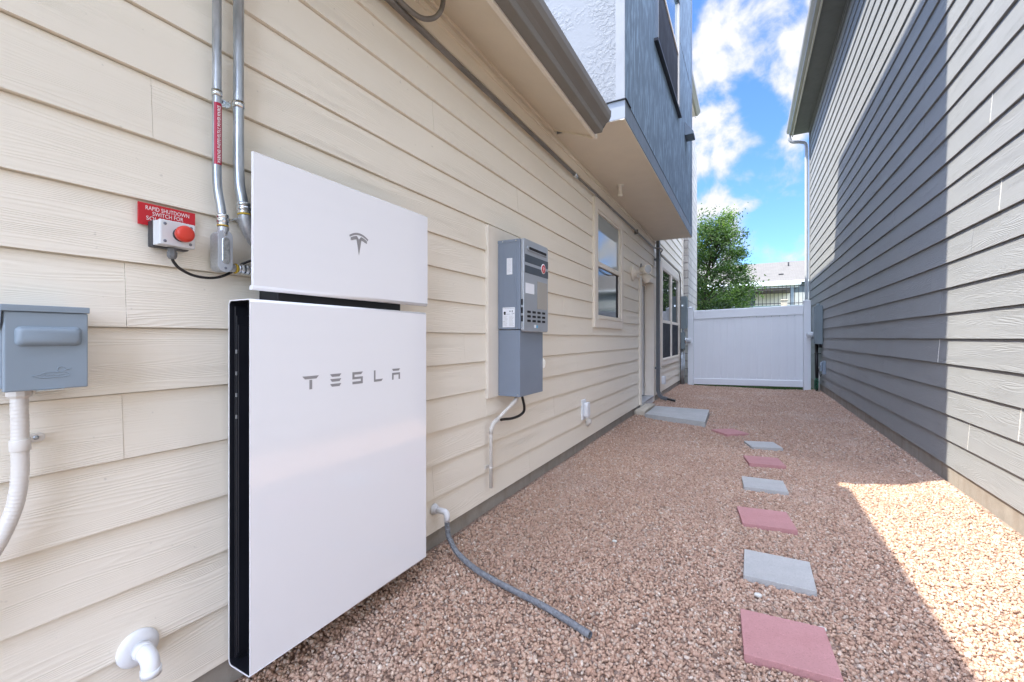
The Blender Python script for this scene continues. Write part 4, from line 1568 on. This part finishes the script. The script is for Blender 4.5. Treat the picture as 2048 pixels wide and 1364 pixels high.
# ================================================================== ELECTRICAL DISCONNECT at far left
dc = thing('disconnect_box', 'grey blue metal disconnect box with a bird embossed on its lid, at the left edge', 'electrical box', (LX, .30, 1.07))
EX = LX + .100
obj('box', B(LX, EX - .018, .302, .434, 1.078, 1.262), 'box_gray', dc, bevel=.002)
mb = MB()
mb.box(EX - .014, EX, .303, .441, 1.071, 1.249)
lid = obj('lid', mb, 'box_gray', dc, bevel=.003, segs=3)
mb = MB()
mb.box(LX, EX + .004, .297, .443, 1.2495, 1.264)
mb.prism([(EX - .020, 1.205), (EX + .0, 1.222), (EX + .004, 1.2495), (EX - .025, 1.2495)], 'y', .2965, .2995)
obj('rain_cap', mb, 'box_gray', dc, bevel=.0025)
mb = MB()
yc0, yc1, zc0, zc1 = .3185, .4290, 1.171, 1.216
rings = [(0, .0), (.004, .0015), (.009, .0045), (.012, .010)]
vv, ff = [], []
nn = 0
for (h, ins) in rings:
    o_ = rrect(yc0 + ins, yc1 - ins, zc0 + ins, zc1 - ins, .010, 6)
    nn = len(o_)
    vv += [(EX - .001 + h, p[0], p[1]) for p in o_]
for i in range(len(rings) - 1):
    for k in range(nn):
        ff.append((i * nn + k, i * nn + (k + 1) % nn, (i + 1) * nn + (k + 1) % nn, (i + 1) * nn + k))
ff.append(tuple((len(rings) - 1) * nn + k for k in range(nn)))
mb.mesh(vv, ff, True)
obj('raised_grip', mb, 'box_gray', lid)
# embossed water bird outline
mb = MB()
def em(pts, r=.0009):
    mb.tube(smooth_path([(EX + .0002, y, z) for (y, z) in pts], 4), r, 6)
em([(.3465, 1.1040), (.353, 1.1015), (.360, 1.0985), (.372, 1.0985), (.390, 1.0990), (.402, 1.0998), (.407, 1.1030), (.406, 1.1065), (.400, 1.1095), (.391, 1.1110), (.385, 1.1105), (.375, 1.1110), (.366, 1.1100), (.358, 1.1060), (.3465, 1.1040)])
em([(.391, 1.1110), (.387, 1.1150), (.388, 1.1200), (.393, 1.1230), (.399, 1.1215), (.402, 1.1175), (.411, 1.1178), (.401, 1.1150), (.396, 1.1115)])
em([(.362, 1.1020), (.366, 1.1065), (.369, 1.1020), (.373, 1.1065), (.376, 1.1020), (.380, 1.1060), (.384, 1.1030), (.398, 1.1045)], .0006)
obj('bird_emblem', mb, 'box_gray', lid)
obj('hasp', B(EX - .002, EX + .006, .352, .398, 1.0690, 1.0705), 'zinc', lid)
fx = thing('flexible_conduit', 'cream flexible conduit dropping from the grey blue disconnect box at the left edge', 'conduit', (LX + .04, .33, 1.0))
ctr = smooth_path([(LX + .045, .339, 1.072), (LX + .045, .339, 1.03), (LX + .045, .340, .99), (LX + .045, .340, .94), (LX + .045, .340, .88), (LX + .045, .336, .83), (LX + .045, .328, .79), (LX + .045, .313, .745), (LX + .045, .292, .70),
                   (LX + .045, .262, .65), (LX + .045, .215, .59), (LX + .045, .150, .54), (LX + .045, .06, .48), (LX + .045, -.02, .38), (LX + .045, -.05, .22), (LX + .045, -.05, -.02)], 26)
L_ = [0]
for i in range(1, len(ctr)):
    L_.append(L_[-1] + (ctr[i] - ctr[i - 1]).length)
obj('hose', MB().tube(ctr, [.0150 + .0003 * math.sin(l * 2 * math.pi / .0085) for l in L_], 22), 'pvc', fx)
mb = MB().lathe((LX + .045, .339, 1.071), (0, 0, -1), [(0, .0215), (.013, .0215), (.017, .0185), (.019, .0160)], 10, smooth=False)
obj('connector', mb, 'pvc', fx)
mb = MB()
mb.tube([(LX + .045, .340, .957), (LX + .045, .3405, .930)], .0178, 24)
mb.box(LX, LX + .012, .352, .3555, .937, .958)
mb.prism(rrect(.354, .392, .938, .959, .0095, 5), 'x', LX - .002, LX + .003)
cl_ = obj('clamp', mb, 'pvc', fx, bevel=.001)
obj('screw', MB().lathe((LX + .003, .376, .9485), (1, 0, 0), [(0, .0055), (.002, .005), (.003, .002)], 12), 'galv', cl_)

# drain elbow low on the left
de = thing('drain_elbow', 'white plastic elbow with a round wall flange low on the siding left of the battery', 'pipe', (LX, .585, .31))
dy, dz = .578, .312
obj('flange', MB().lathe((LX - .006, dy, dz), (1, 0, 0), [(0, .050), (.008, .050), (.013, .047), (.017, .038), (.018, .026)], 36), 'white_plastic', de)
mb = MB()
pts = [(LX + .0, dy, dz), (LX + .045, dy, dz)] + [(LX + .045 + .030 * math.sin(R(a)), dy, dz - .030 + .030 * math.cos(R(a))) for a in range(15, 91, 15)] + [(LX + .075, dy, dz - .046)]
mb.tube(pts, .0215, 22)
mb.tube([(LX + .018, dy, dz), (LX + .042, dy, dz)], .0238, 22)
mb.tube([(LX + .075, dy, dz - .030), (LX + .075, dy, dz - .049)], .0238, 22)
obj('elbow', mb, 'white_plastic', de)
obj('pipe', MB().tube([(LX + .075, dy, dz - .049), (LX + .075, dy, .02)], .012, 14), 'pvc', de) if False else None

# drain elbow with hose
dh = thing('drain_hose', 'ribbed grey hose running from a white wall elbow across the gravel', 'hose', (LX, 1.9, .25))
hy, hz = 1.905, .245
mb = MB()
mb.lathe((LX - .005, hy, hz), (1, 0, 0), [(0, .030), (.006, .030), (.008, .024), (.020, .023), (.022, .0165)], 24)
ptsE = [(LX, hy, hz), (LX + .060, hy, hz)] + [(LX + .060 + .022 * math.sin(R(a)), hy + .002, hz - .022 + .022 * math.cos(R(a))) for a in range(15, 91, 15)] + [(LX + .082, hy + .002, hz - .050)]
mb.tube(ptsE, .0165, 20)
obj('elbow', mb, 'white_plastic', dh)
base_pts = [(LX + .082, hy + .002, hz - .03), (LX + .084, hy + .002, hz - .07), (-1.428, 1.906, .125), (-1.408, 1.900, .082), (-1.365, 1.886, .050), (-1.29, 1.862, .034), (-1.19, 1.828, .030), (-1.077, 1.80, .028), (-.917, 1.765, .026), (-.778, 1.728, .026), (-.644, 1.684, .026), (-.60, 1.667, .026), (-.545, 1.648, .026)]
base_pts = [(x, y, z + (ground_z(x, y) if z < .1 else 0) - .002) for (x, y, z) in base_pts]
ctr = smooth_path(base_pts, 56)
L_ = [0]
for i in range(1, len(ctr)):
    L_.append(L_[-1] + (ctr[i] - ctr[i - 1]).length)
rad = [.0136 + .0011 * math.sin(l * 2 * math.pi / .0095) for l in L_]
rad = [r_ if l < L_[-1] - .05 else .0142 for r_, l in zip(rad, L_)]
ho = obj('hose', MB().tube(ctr, rad, 18, cap=False), 'hose', dh, solid=.0022, recalc=False)
e, e2 = ctr[-1], ctr[-1] - (ctr[-1] - ctr[-3]).normalized() * .03
obj('hose_bore', MB().tube([e2, e2 + (e - e2) * .5], .0112, 14), 'dark', dh)

# ================================================================== TANKLESS WATER HEATER
bp = thing('backing_board', 'tall cream painted board fixed to the siding behind the grey water heater', 'board', (LX, 2.45, .79))
obj('board', B(LX - .02, LX + .014, 2.446, 3.10, .79, 1.94), 'trim_cream', bp, bevel=.002)
wh = thing('water_heater', 'blue grey tankless water heater with a silver front hanging on the cream board', 'water heater', (LX, 2.57, .79))
HB, HF = LX + .015, -1.333
mb = MB().box(HB, HF, 2.57, 2.955, 1.248, 1.852)
obj('cabinet', mb, 'heater_gray', wh, bevel=.003)
mb = MB()
for y in (-1.475, -1.372):
    mb.box(y, y + .012, 2.5668, 2.569, 1.29, 1.79)
mb.box(HB, HF + .002, 2.5665, 2.569, 1.833, 1.853)
obj('side_rib', mb, 'heater_gray', wh, bevel=.001)
mb = MB().box(HB, HF - .004, 2.574, 2.94, .795, 1.243)
obj('pipe_cover', mb, 'heater_gray', wh, bevel=.002)
mb = MB()
for (x, z) in ((HB + .01, .812), (HF - .02, .808), (HB + .02, 1.256), (HF - .02, 1.256), (HB + .04, 1.843), (HF - .03, 1.843), (HB + .05, 1.30)):
    mb.lathe((x, 2.5735 if z < 1.2 else 2.567, z), (0, -1, 0), [(0, .004), (.002, .0035)], 10)
obj('screw', mb, 'zinc', wh)
mb = MB().prism(rrect(2.575, 2.972, 1.232, 1.858, .018, 5), 'x', HF + .0005, HF + .024)
fc = obj('front_cover', mb, 'heater_silver', wh, bevel=.005, segs=3)
FX = HF + .0242
mb = MB()
for (a, b) in ((1.700, 1.754), (1.628, 1.680)):
    mb.box(FX - .001, FX + .0006, 2.592, 2.972, a, b)
obj('stripe', mb, 'stripe', fc)
mb = MB().prism(rrect(2.622, 2.945, 1.782, 1.815, .016, 6), 'x', FX - .001, FX + .008)
vt = obj('exhaust_vent', mb, 'heater_silver', fc, bevel=.002)
mb = MB().prism(rrect(2.640, 2.925, 1.789, 1.808, .009, 6), 'x', FX + .0082, FX + .0092)
obj('slot', mb, 'dark', vt)
mb = MB()
for i in range(4):
    for j in range(3):
        y, z = 2.625 + i * .080, 1.368 - j * .0305
        mb.prism(rrect(y, y + .055, z - .008, z + .008, .006, 3), 'x', FX + .0002, FX + .0012)
for j in range(3):
    mb.box(HF + .004, HF + .018, 2.5735, 2.5752, 1.41 - j * .055, 1.45 - j * .055)
obj('louver', mb, 'dark', fc)
mb = MB().lathe((FX, 2.885, 1.690), (1, 0, 0), [(0, .036), (.003, .036), (.003, .001)], 28)
bd = obj('badge', mb, 'white_ink', fc)
obj('badge_face', MB().lathe((FX + .0032, 2.885, 1.690), (1, 0, 0), [(0, .030), (.0012, .029)], 28), 'red', bd)
mb = MB()
mb.prism([(2.880, 1.702), (2.889, 1.708), (2.889, 1.670), (2.883, 1.672), (2.883, 1.696)], 'x', FX + .0046, FX + .0052)
mb.prism([(2.872, 1.690), (2.900, 1.696), (2.900, 1.692), (2.872, 1.686)], 'x', FX + .0046, FX + .0050)
obj('badge_mark', mb, 'white_ink', bd)
obj('label', B(FX - .001, FX + .0006, 2.600, 2.735, 1.492, 1.562), 'paper', fc)
obj('label', B(FX - .001, FX + .0006, 2.785, 2.955, 1.395, 1.590), 'beige_label', fc)
obj('label', B(FX - .001, FX + .0007, 2.735, 2.765, 1.260, 1.282), 'paper', fc)
obj('label', B(FX - .001, FX + .0007, 2.766, 2.795, 1.260, 1.279), 'teal', fc)
# notices on the side: a price-list like table and an instruction sheet
ys = 2.5662
lb1 = obj('label', B(-1.434, -1.391, ys + .0, ys + .0008, 1.618, 1.728), 'paper', wh)
mb = MB()
for k in range(12):
    z = 1.718 - k * .008
    w_ = random.uniform(.5, 1.0)
    mb.box(-1.431, -1.431 + .034 * w_, ys - .0005, ys - .0002, z - .0012, z)
obj('print', mb, 'beige_label', lb1)
lb2 = obj('label', B(-1.466, -1.372, ys + .0, ys + .0008, 1.262, 1.396), M['paper'], wh)
mb = MB()
mb.lathe((-1.449, ys - .0002, 1.360), (0, -1, 0), [(0, .009), (.0004, .009)], 14)
mb.box(-1.456, -1.442, ys - .0006, ys - .0003, 1.346, 1.352)
for (a, b, c_, d) in ((-1.437, -1.405, 1.350, 1.3515), (-1.412, -1.405, 1.366, 1.374), (-1.394, -1.389, 1.362, 1.376), (-1.381, -1.377, 1.352, 1.358), (-1.395, -1.389, 1.350, 1.354), (-1.463, -1.376, 1.388, 1.3892)):
    mb.box(a, b, ys - .0006, ys - .0003, c_, d)
obj('print', mb, 'inkblack', lb2)
mb = MB()
for k in range(9):
    z = 1.338 - k * .008
    mb.box(-1.461, -1.461 + .036 * random.uniform(.7, 1), ys - .0005, ys - .0002, z - .0015, z)
    mb.box(-1.416, -1.416 + .036 * random.uniform(.7, 1), ys - .0005, ys - .0002, z - .0015, z)
obj('print', mb, 'beige_label', lb2)
# round cap at the far side of the pipe cover
obj('side_cap', MB().lathe((-1.36, 2.9405, 1.0), (0, 1, 0), [(0, .045), (.015, .044), (.017, .035)], 24), 'soffit', wh)
# drain pipe below
mb = MB()
pts = [(-1.405, 2.665, .80), (-1.405, 2.66, .775), (-1.415, 2.635, .748), (-1.478, 2.475, .630), (-1.485, 2.452, .605), (-1.487, 2.448, .575), (-1.487, 2.448, .205)]
dp = obj('drain_pipe', MB().tube(pts, .0118, 16), 'pvc', wh)
mb = MB()
mb.tube([(-1.405, 2.664, .785), (-1.411, 2.647, .757), (-1.424, 2.615, .733)], .0146, 16)
mb.tube([(-1.467, 2.503, .650), (-1.482, 2.460, .618), (-1.487, 2.4485, .588), (-1.487, 2.448, .560)], .0146, 16)
obj('elbow', mb, 'pvc', dp)
mb = MB()
mb.tube([(-1.487, 2.448, .345), (-1.487, 2.448, .330)], .0142, 16)
mb.box(LX - .004, LX + .004, 2.425, 2.475, .330, .345)
obj('clip', mb, 'pvc', dp)
pts = [(-1.40, 2.715, .80), (-1.40, 2.735, .765), (-1.405, 2.770, .705), (-1.42, 2.790, .660), (-1.445, 2.765, .632), (-1.468, 2.70, .622), (-1.482, 2.63, .627), (-1.49, 2.585, .630)]
obj('power_cable', MB().tube(smooth_path(pts, 6), .0095, 12), 'black_rubber', wh)

# small wall outlets low on the siding
ot = thing('outlet_cover', 'white hinged outlet cover low on the cream siding, above the small round cap', 'outlet', (LX, 4.35, .38))
obj('plate', B(LX - .008, LX + .012, 4.315, 4.425, .335, .545), 'vinyl', ot, bevel=.004)
mb = MB().prism(rrect(4.325, 4.425, .360, .520, .03, 5), 'x', LX + .0125, LX + .060)
obj('hood', mb, 'vinyl', ot, bevel=.014, segs=4)
oc = thing('round_cap', 'small round cream plastic cap low on the siding, just below the outlet cover', 'cap', (LX, 4.5, .28))
obj('disc', MB().lathe((LX - .008, 4.515, .29), (1, 0, 0), [(0, .052), (.014, .052), (.02, .045), (.024, .028), (.04, .027), (.045, .02)], 22), 'pvc', oc)
ob_ = thing('junction_box', 'small white box on the siding below the twin window', 'electrical box', (LX, 9.05, .4))
obj('box', B(LX, LX + .075, 9.0, 9.12, .27, .43), 'vinyl', ob_, bevel=.008)

# twin floodlight near the door
fl = thing('flood_light', 'cream twin headed floodlight on the siding beside the door', 'light', (LX, 6.62, 2.17))
obj('base_plate', MB().lathe((LX - .008, 6.60, 2.165), (1, 0, 0), [(0, .115), (.022, .115), (.032, .10), (.05, .05), (.07, .045)], 28), 'trim_cream', fl)
def head(c, d, name='lamp_head'):
    c, d = Vector(c), Vector(d).normalized()
    h = obj(name, MB().lathe(c - d * .05, d, [(0, .02), (.004, .042), (.06, .050), (.10, .064), (.135, .070), (.14, .070)], 22), 'trim_cream', fl)
    obj('lens', MB().lathe(c + d * .0905, d, [(0, .058), (.006, .056), (.010, .03)], 22), 'lens', h)
head((LX + .17, 6.56, 2.20), (.75, -.62, -.05))
head((LX + .13, 6.80, 2.14), (.55, .55, -.62))
mb = MB()
mb.tube([(LX + .04, 6.60, 2.165), (LX + .12, 6.58, 2.19)], .016, 10)
mb.tube([(LX + .04, 6.62, 2.165), (LX + .11, 6.74, 2.16)], .016, 10)
obj('arm', mb, 'trim_cream', fl)
obj('sensor_stem', MB().tube([(LX + .10, 6.68, 2.20), (LX + .10, 6.69, 2.31)], .011, 10), 'gland', fl)

# meters by the stone corner (left)
MY = 11.95
mp = thing('breaker_panel', 'tall grey electrical panel on the cream house beside the twin window', 'electrical box', (LX, 11.9, 1.35))
obj('cabinet', B(LX + .0, LX + .160, 11.58, 11.80, 1.425, 2.235), 'meter_gray', mp, bevel=.006)
obj('door', B(LX + .1605, LX + .176, 11.59, 11.79, 1.45, 2.21), 'meter_gray', mp, bevel=.004)
obj('latch', B(LX + .06, LX + .10, 11.570, 11.579, 1.98, 2.02), 'zinc', mp)
mm = thing('electric_meter', 'grey meter box with a round glass meter beside the left gate post', 'meter', (LX, 11.9, .9))
obj('socket_box', B(LX + .0, LX + .130, 11.56, 11.715, .915, 1.335), 'meter_gray', mm, bevel=.006)
mb = MB().lathe((LX + .131, 11.638, 1.125), (1, 0, 0), [(0, .075), (.03, .075), (.032, .068), (.10, .066), (.13, .056), (.14, .03)], 26)
obj('meter_dial', mb, 'lens', mm)
obj('meter_ring', MB().lathe((LX + .1305, 11.638, 1.125), (1, 0, 0), [(0, .082), (.035, .082)], 26), 'zinc', mm)
mb = MB()
mb.tube([(LX + .055, 11.63, .915), (LX + .055, 11.63, -.02)], .030, 14)
obj('riser_pipe', mb, 'galv', mm)
obj('riser_pipe', MB().tube([(LX + .105, 11.66, .915), (LX + .105, 11.66, -.02)], .016, 12), 'galv', mm)
obj('link_pipe', MB().tube([(LX + .08, 11.65, 1.33), (LX + .08, 11.65, 1.43)], .03, 12), 'galv', mm)
mb = MB()
for k in range(28):
    pass
cc = [(LX + .16 + .0 * k, 12.10 + .07 * math.cos(k * .45), .32 + .075 * math.sin(k * .45) + .001 * k) for k in range(42)]
cc = [(LX + .13 + .0006 * k, 12.22 + .05 * math.cos(k * .45), .33 + .075 * math.sin(k * .45)) for k in range(42)]
tag(obj('cable_coil', MB().tube(cc, .005, 6), 'black_rubber'), 'small coil of dark wire hanging at the stone corner behind the left meter pipes', 'cable')

# meter on the grey house
rp = thing('meter_cabinet', 'grey meter cabinet on the grey house beside the right gate post', 'meter', (RX, 11.6, 1.0))
obj('cabinet', B(RX - .13, RX, 11.32, 11.72, 1.06, 1.885), 'meter_gray', rp, bevel=.006)
obj('hub', MB().lathe((RX - .06, 11.52, 1.885), (0, 0, 1), [(0, .04), (.03, .04), (.035, .03), (.06, .03)], 16), 'meter_gray', rp)
obj('door', B(RX - .152, RX - .1305, 11.33, 11.71, 1.08, 1.86), 'meter_gray', rp, bevel=.004)
obj('meter_dial', MB().lathe((RX - .153, 11.54, 1.255), (-1, 0, 0), [(0, .075), (.04, .075), (.042, .065), (.09, .062), (.11, .05), (.12, .02)], 26), 'lens', rp)
mb = MB()
mb.tube([(RX - .08, 11.60, 1.06), (RX - .08, 11.60, .6), (RX - .06, 11.62, -.02)], .034, 14)
mb.tube([(RX - .04, 11.40, 1.06), (RX - .04, 11.40, .985)], .03, 14)
mb.box(RX - .12, RX - .0, 11.56, 11.64, .84, .86)
obj('riser_pipe', mb, 'black_rubber', rp)
obj('ground_pipe', MB().tube([(RX - .05, 11.46, .56), (RX - .05, 11.46, .02)], .014, 10), 'pvc', rp)
ro = thing('outlet_box', 'small grey outlet box low on the grey house near the gate', 'outlet', (RX, 11.0, .45))
obj('box', B(RX - .05, RX + .005, 10.93, 11.09, .44, .715), 'box_gray', ro, bevel=.008)
obj('hood', B(RX - .085, RX - .051, 10.95, 11.07, .50, .69), 'box_gray', ro, bevel=.012)
obj('latch', B(RX - .10, RX - .086, 10.99, 11.03, .585, .62), 'box_gray', ro)
pts = []
for k in range(70):
    a = k * .42
    pts.append((RX - .10 + .03 * math.sin(a * .7), 11.42 + .06 * math.cos(a * 1.03), .20 + .11 * math.sin(a) + .02 * math.sin(a * 2.3)))
tag(obj('cable_coil', MB().tube(smooth_path(pts, 3), .0055, 6), 'hose_green'), 'tangled coil of green and white cable on the ground below the meter cabinet', 'cable')
pts = [(RX - .06, 11.0, .44), (RX - .07, 11.1, .38), (RX - .07, 11.25, .48), (RX - .06, 11.38, .56), (RX - .06, 11.44, .50), (RX - .07, 11.42, .32), (RX - .10, 11.34, .25)]
tag(obj('loose_cable', MB().tube(smooth_path(pts, 6), .006, 8), 'black_rubber'), 'thin black cable looping from the outlet box to the coil by the gate', 'cable')

# ================================================================== BEYOND THE GATE
# retaining wall with picket fence
rw = obj('retaining_wall', B(-9, 12, 17.95, 18.15, -.1, 2.34), 'retaining')
tag(rw, 'blue green retaining wall behind the white gate, under the black picket fence', 'wall')
pf_ = thing('picket_fence', 'black metal picket fence on the wall beyond the gate', 'fence', (0, 18.05, 2.34))
fx0, fx1 = -.55, 6.0
obj('rail', B(fx0, fx1, 18.035, 18.065, 2.99, 3.02), 'fence_black', pf_)
obj('rail', B(fx0, fx1, 18.035, 18.065, 2.40, 2.425), 'fence_black', pf_)
pk0 = None
k = 0
x = fx0 + .02
while x < 4.4:
    if pk0 is None:
        pk0 = obj('picket', B(x - .009, x + .009, 18.041, 18.059, 2.34, 3.04), 'fence_black', pf_)
        x_first = x
    else:
        c = pk0.copy()
        COL.objects.link(c)
        c.parent = pf_
        c.location.x = x - x_first
    x += .122
tag(obj('wall_pier', MB().box(1.02, 1.20, 17.92, 18.18, 2.30, 2.50).box(1.0, 1.22, 17.90, 18.20, 2.50, 2.54), 'stone_cap', None, bevel=.01), 'small yellowish stone pier standing in the black picket fence', 'pier')

# house on the rise
fh = thing('house', 'single storey house beyond the fence with a pale shingle roof and a covered patio', 'house', (2, 36, 2.2))
HY = 36.0
mb = MB()
mb.box(.45, 16, HY, HY + 8, 2.2, 4.35)
obj('stone_wall', mb, paint('far_limestone', (.62, .585, .50), .9, .12, nscale=3), fh)
obj('wall', MB().box(-9, .45, HY, HY + 8, 2.2, 4.35).box(-9, 16, HY + .02, HY + 8, 4.35, 5.15), 'house_gray', fh)
ro_ = MB().prism([(HY - .45, 5.12), (HY + 4.4, 7.20), (HY + 8.6, 5.2), (HY + 8.6, 5.1), (HY + 4.4, 7.08), (HY - .45, 5.02)], 'x', -9.4, 16.4)
# reorder axes: prism 'x' takes (y, z)
rf = obj('roof', ro_, 'shingle', fh)
obj('gutter', B(-9.4, 16.4, HY - .57, HY - .45, 5.02, 5.15), 'house_white', fh, bevel=.02)
obj('roof_vent', MB().box(1.95, 2.25, HY + 1.05, HY + 1.25, 5.66, 5.86), 'dark', rf)
obj('vent_stack', MB().tube([(2.70, HY + 3.2, 6.5), (2.70, HY + 3.2, 6.98)], .05, 8), 'dark', rf)
mb = MB()
mb.box(-4.5, 2.96, HY - 2.6, HY + .1, 4.72, 4.80)
mb.box(-4.5, 2.90, HY - 2.55, HY - 2.40, 4.50, 4.72)
pr = obj('patio_roof', mb, 'house_white', fh)
obj('gutter', B(-4.5, 2.98, HY - 2.74, HY - 2.60, 4.62, 4.80), 'house_white', pr, bevel=.03)
obj('patio_beam', B(-4.5, 2.6, HY - 2.4, HY - .01, 4.34, 4.50), 'patio_wood', pr)
obj('post', B(2.42, 2.60, HY - 2.5, HY - 2.3, 2.2, 4.5), 'house_gray', fh)
obj('post', B(-.10, .12, HY - 2.5, HY - 2.3, 2.2, 4.5), 'patio_wood', fh)
obj('patio_door', B(-2.4, -.2, HY - .06, HY - .01, 2.2, 4.3), 'glass', fh)
obj('door_frame', B(-.95, -.80, HY - .12, HY - .061, 2.2, 4.34), 'house_white', fh)

# tree
tr = thing('tree', 'leafy green tree beyond the white gate beside the cream house', 'tree', (-1.35, 16.0, 0))
mb = MB()
base = Vector((-1.35, 16.0, -.1))
mb.tube([base, base + Vector((.03, 0, .9)), base + Vector((-.02, .03, 1.8)), base + Vector((.05, 0, 3.0)), base + Vector((.3, .0, 4.2)), base + Vector((.5, 0, 5.0))], [.13, .11, .09, .065, .035, .012], 10)
rt = random.Random(3)
tips = []
def crown_r(z):
    t = (z - 1.2) / (5.15 - 1.2)
    return 1.62 * (1 - max(0, t)) ** .62 * (1.0 if t > .12 else .9)
for k in range(46):
    z = 1.4 + 3.55 * (k / 46) ** .9
    a = k * 2.4 + rt.uniform(-.3, .3)
    rr_ = crown_r(z) * rt.uniform(.78, 1.1)
    cxz = base.x + .5 * ((z - .5) / 4.8) ** 1.6
    tip = Vector((cxz + rr_ * math.cos(a), 16.0 + rr_ * math.sin(a), z + rt.uniform(.1, .4)))
    st_ = Vector((cxz, 16.0, z - .35))
    m_ = (st_ + tip) / 2 + Vector((0, 0, .12))
    mb.tube([st_, m_, tip], [.03, .02, .006], 6)
    tips.append((st_, m_, tip))
obj('trunk', mb, 'bark', tr)
# leaves in clumps along the limbs
cl = []
for (s_, m_, t_) in tips:
    for f_ in (.45, .7, .88, 1.0, 1.06):
        p = s_.lerp(t_, f_) + Vector((rt.gauss(0, .10), rt.gauss(0, .10), rt.gauss(0, .09)))
        cl.append((p, rt.uniform(.09, .20)))
for p, s_ in (((-.15, 15.6, 3.28), .16), ((-.02, 15.7, 3.05), .12), ((-.30, 15.5, 2.8), .2), ((-.25, 15.5, 2.62), .2), ((-.05, 15.6, 2.72), .14), ((-.45, 15.4, 2.6), .2), ((-.84, 16, 4.95), .10), ((-.80, 16, 5.10), .05),
              ((-.9, 15.9, 4.7), .14), ((-.6, 16, 4.55), .13), ((-1.2, 15.9, 4.75), .10), ((-.35, 15.9, 3.9), .12), ((-.25, 15.9, 4.0), .08), ((-1.5, 15.4, 2.4), .25), ((-1.2, 15.2, 2.2), .25), ((-.9, 15.2, 2.3), .22),
              ((-.75, 15.3, 1.95), .2), ((-1.5, 15.3, 1.9), .25), ((-1.7, 15.4, 3.2), .25), ((-1.75, 15.4, 3.8), .22), ((-1.1, 15.2, 3.0), .25), ((-.1, 15.6, 3.45), .07), ((-.2, 15.6, 2.4), .12)):
    for q in range(2):
        cl.append((Vector(p) + Vector((rt.gauss(0, .06), rt.gauss(0, .06), rt.gauss(0, .06))), s_))
lv, lf, lr = [], [], []
for (p, s_) in cl:
    tone = rt.random()
    for q in range(int(62 + 240 * s_)):
        c = p + Vector((rt.gauss(0, s_), rt.gauss(0, s_), rt.gauss(0, s_ * .8)))
        nrm = Vector((rt.gauss(0, 1), rt.gauss(0, 1), rt.gauss(.7, 1))).normalized()
        u = nrm.orthogonal().normalized()
        u = (Matrix.Rotation(rt.uniform(0, 6.28), 3, nrm) @ u)
        w_ = nrm.cross(u)
        ll, ww = rt.uniform(.030, .055), rt.uniform(.015, .026)
        k = len(lv)
        lv += [c - u * ll, c + w_ * ww - nrm * .004, c + u * ll, c - w_ * ww - nrm * .004]
        lf.append((k, k + 1, k + 2, k + 3))
        lr += [min(1, max(0, tone * .7 + rt.uniform(-.1, .35)))] * 4
o_w = ORG[tr.name]
me = bpy.data.meshes.new('crown')
me.from_pydata([tuple(Vector(p) - o_w) for p in lv], [], lf)
at = me.attributes.new('rnd', 'FLOAT', 'POINT')
at.data.foreach_set('value', lr)
me.materials.append(M['leaf'])
co = bpy.data.objects.new('crown', me)
COL.objects.link(co)
co.parent = tr
print('leaves', len(lf), 'stones faces', len(F))
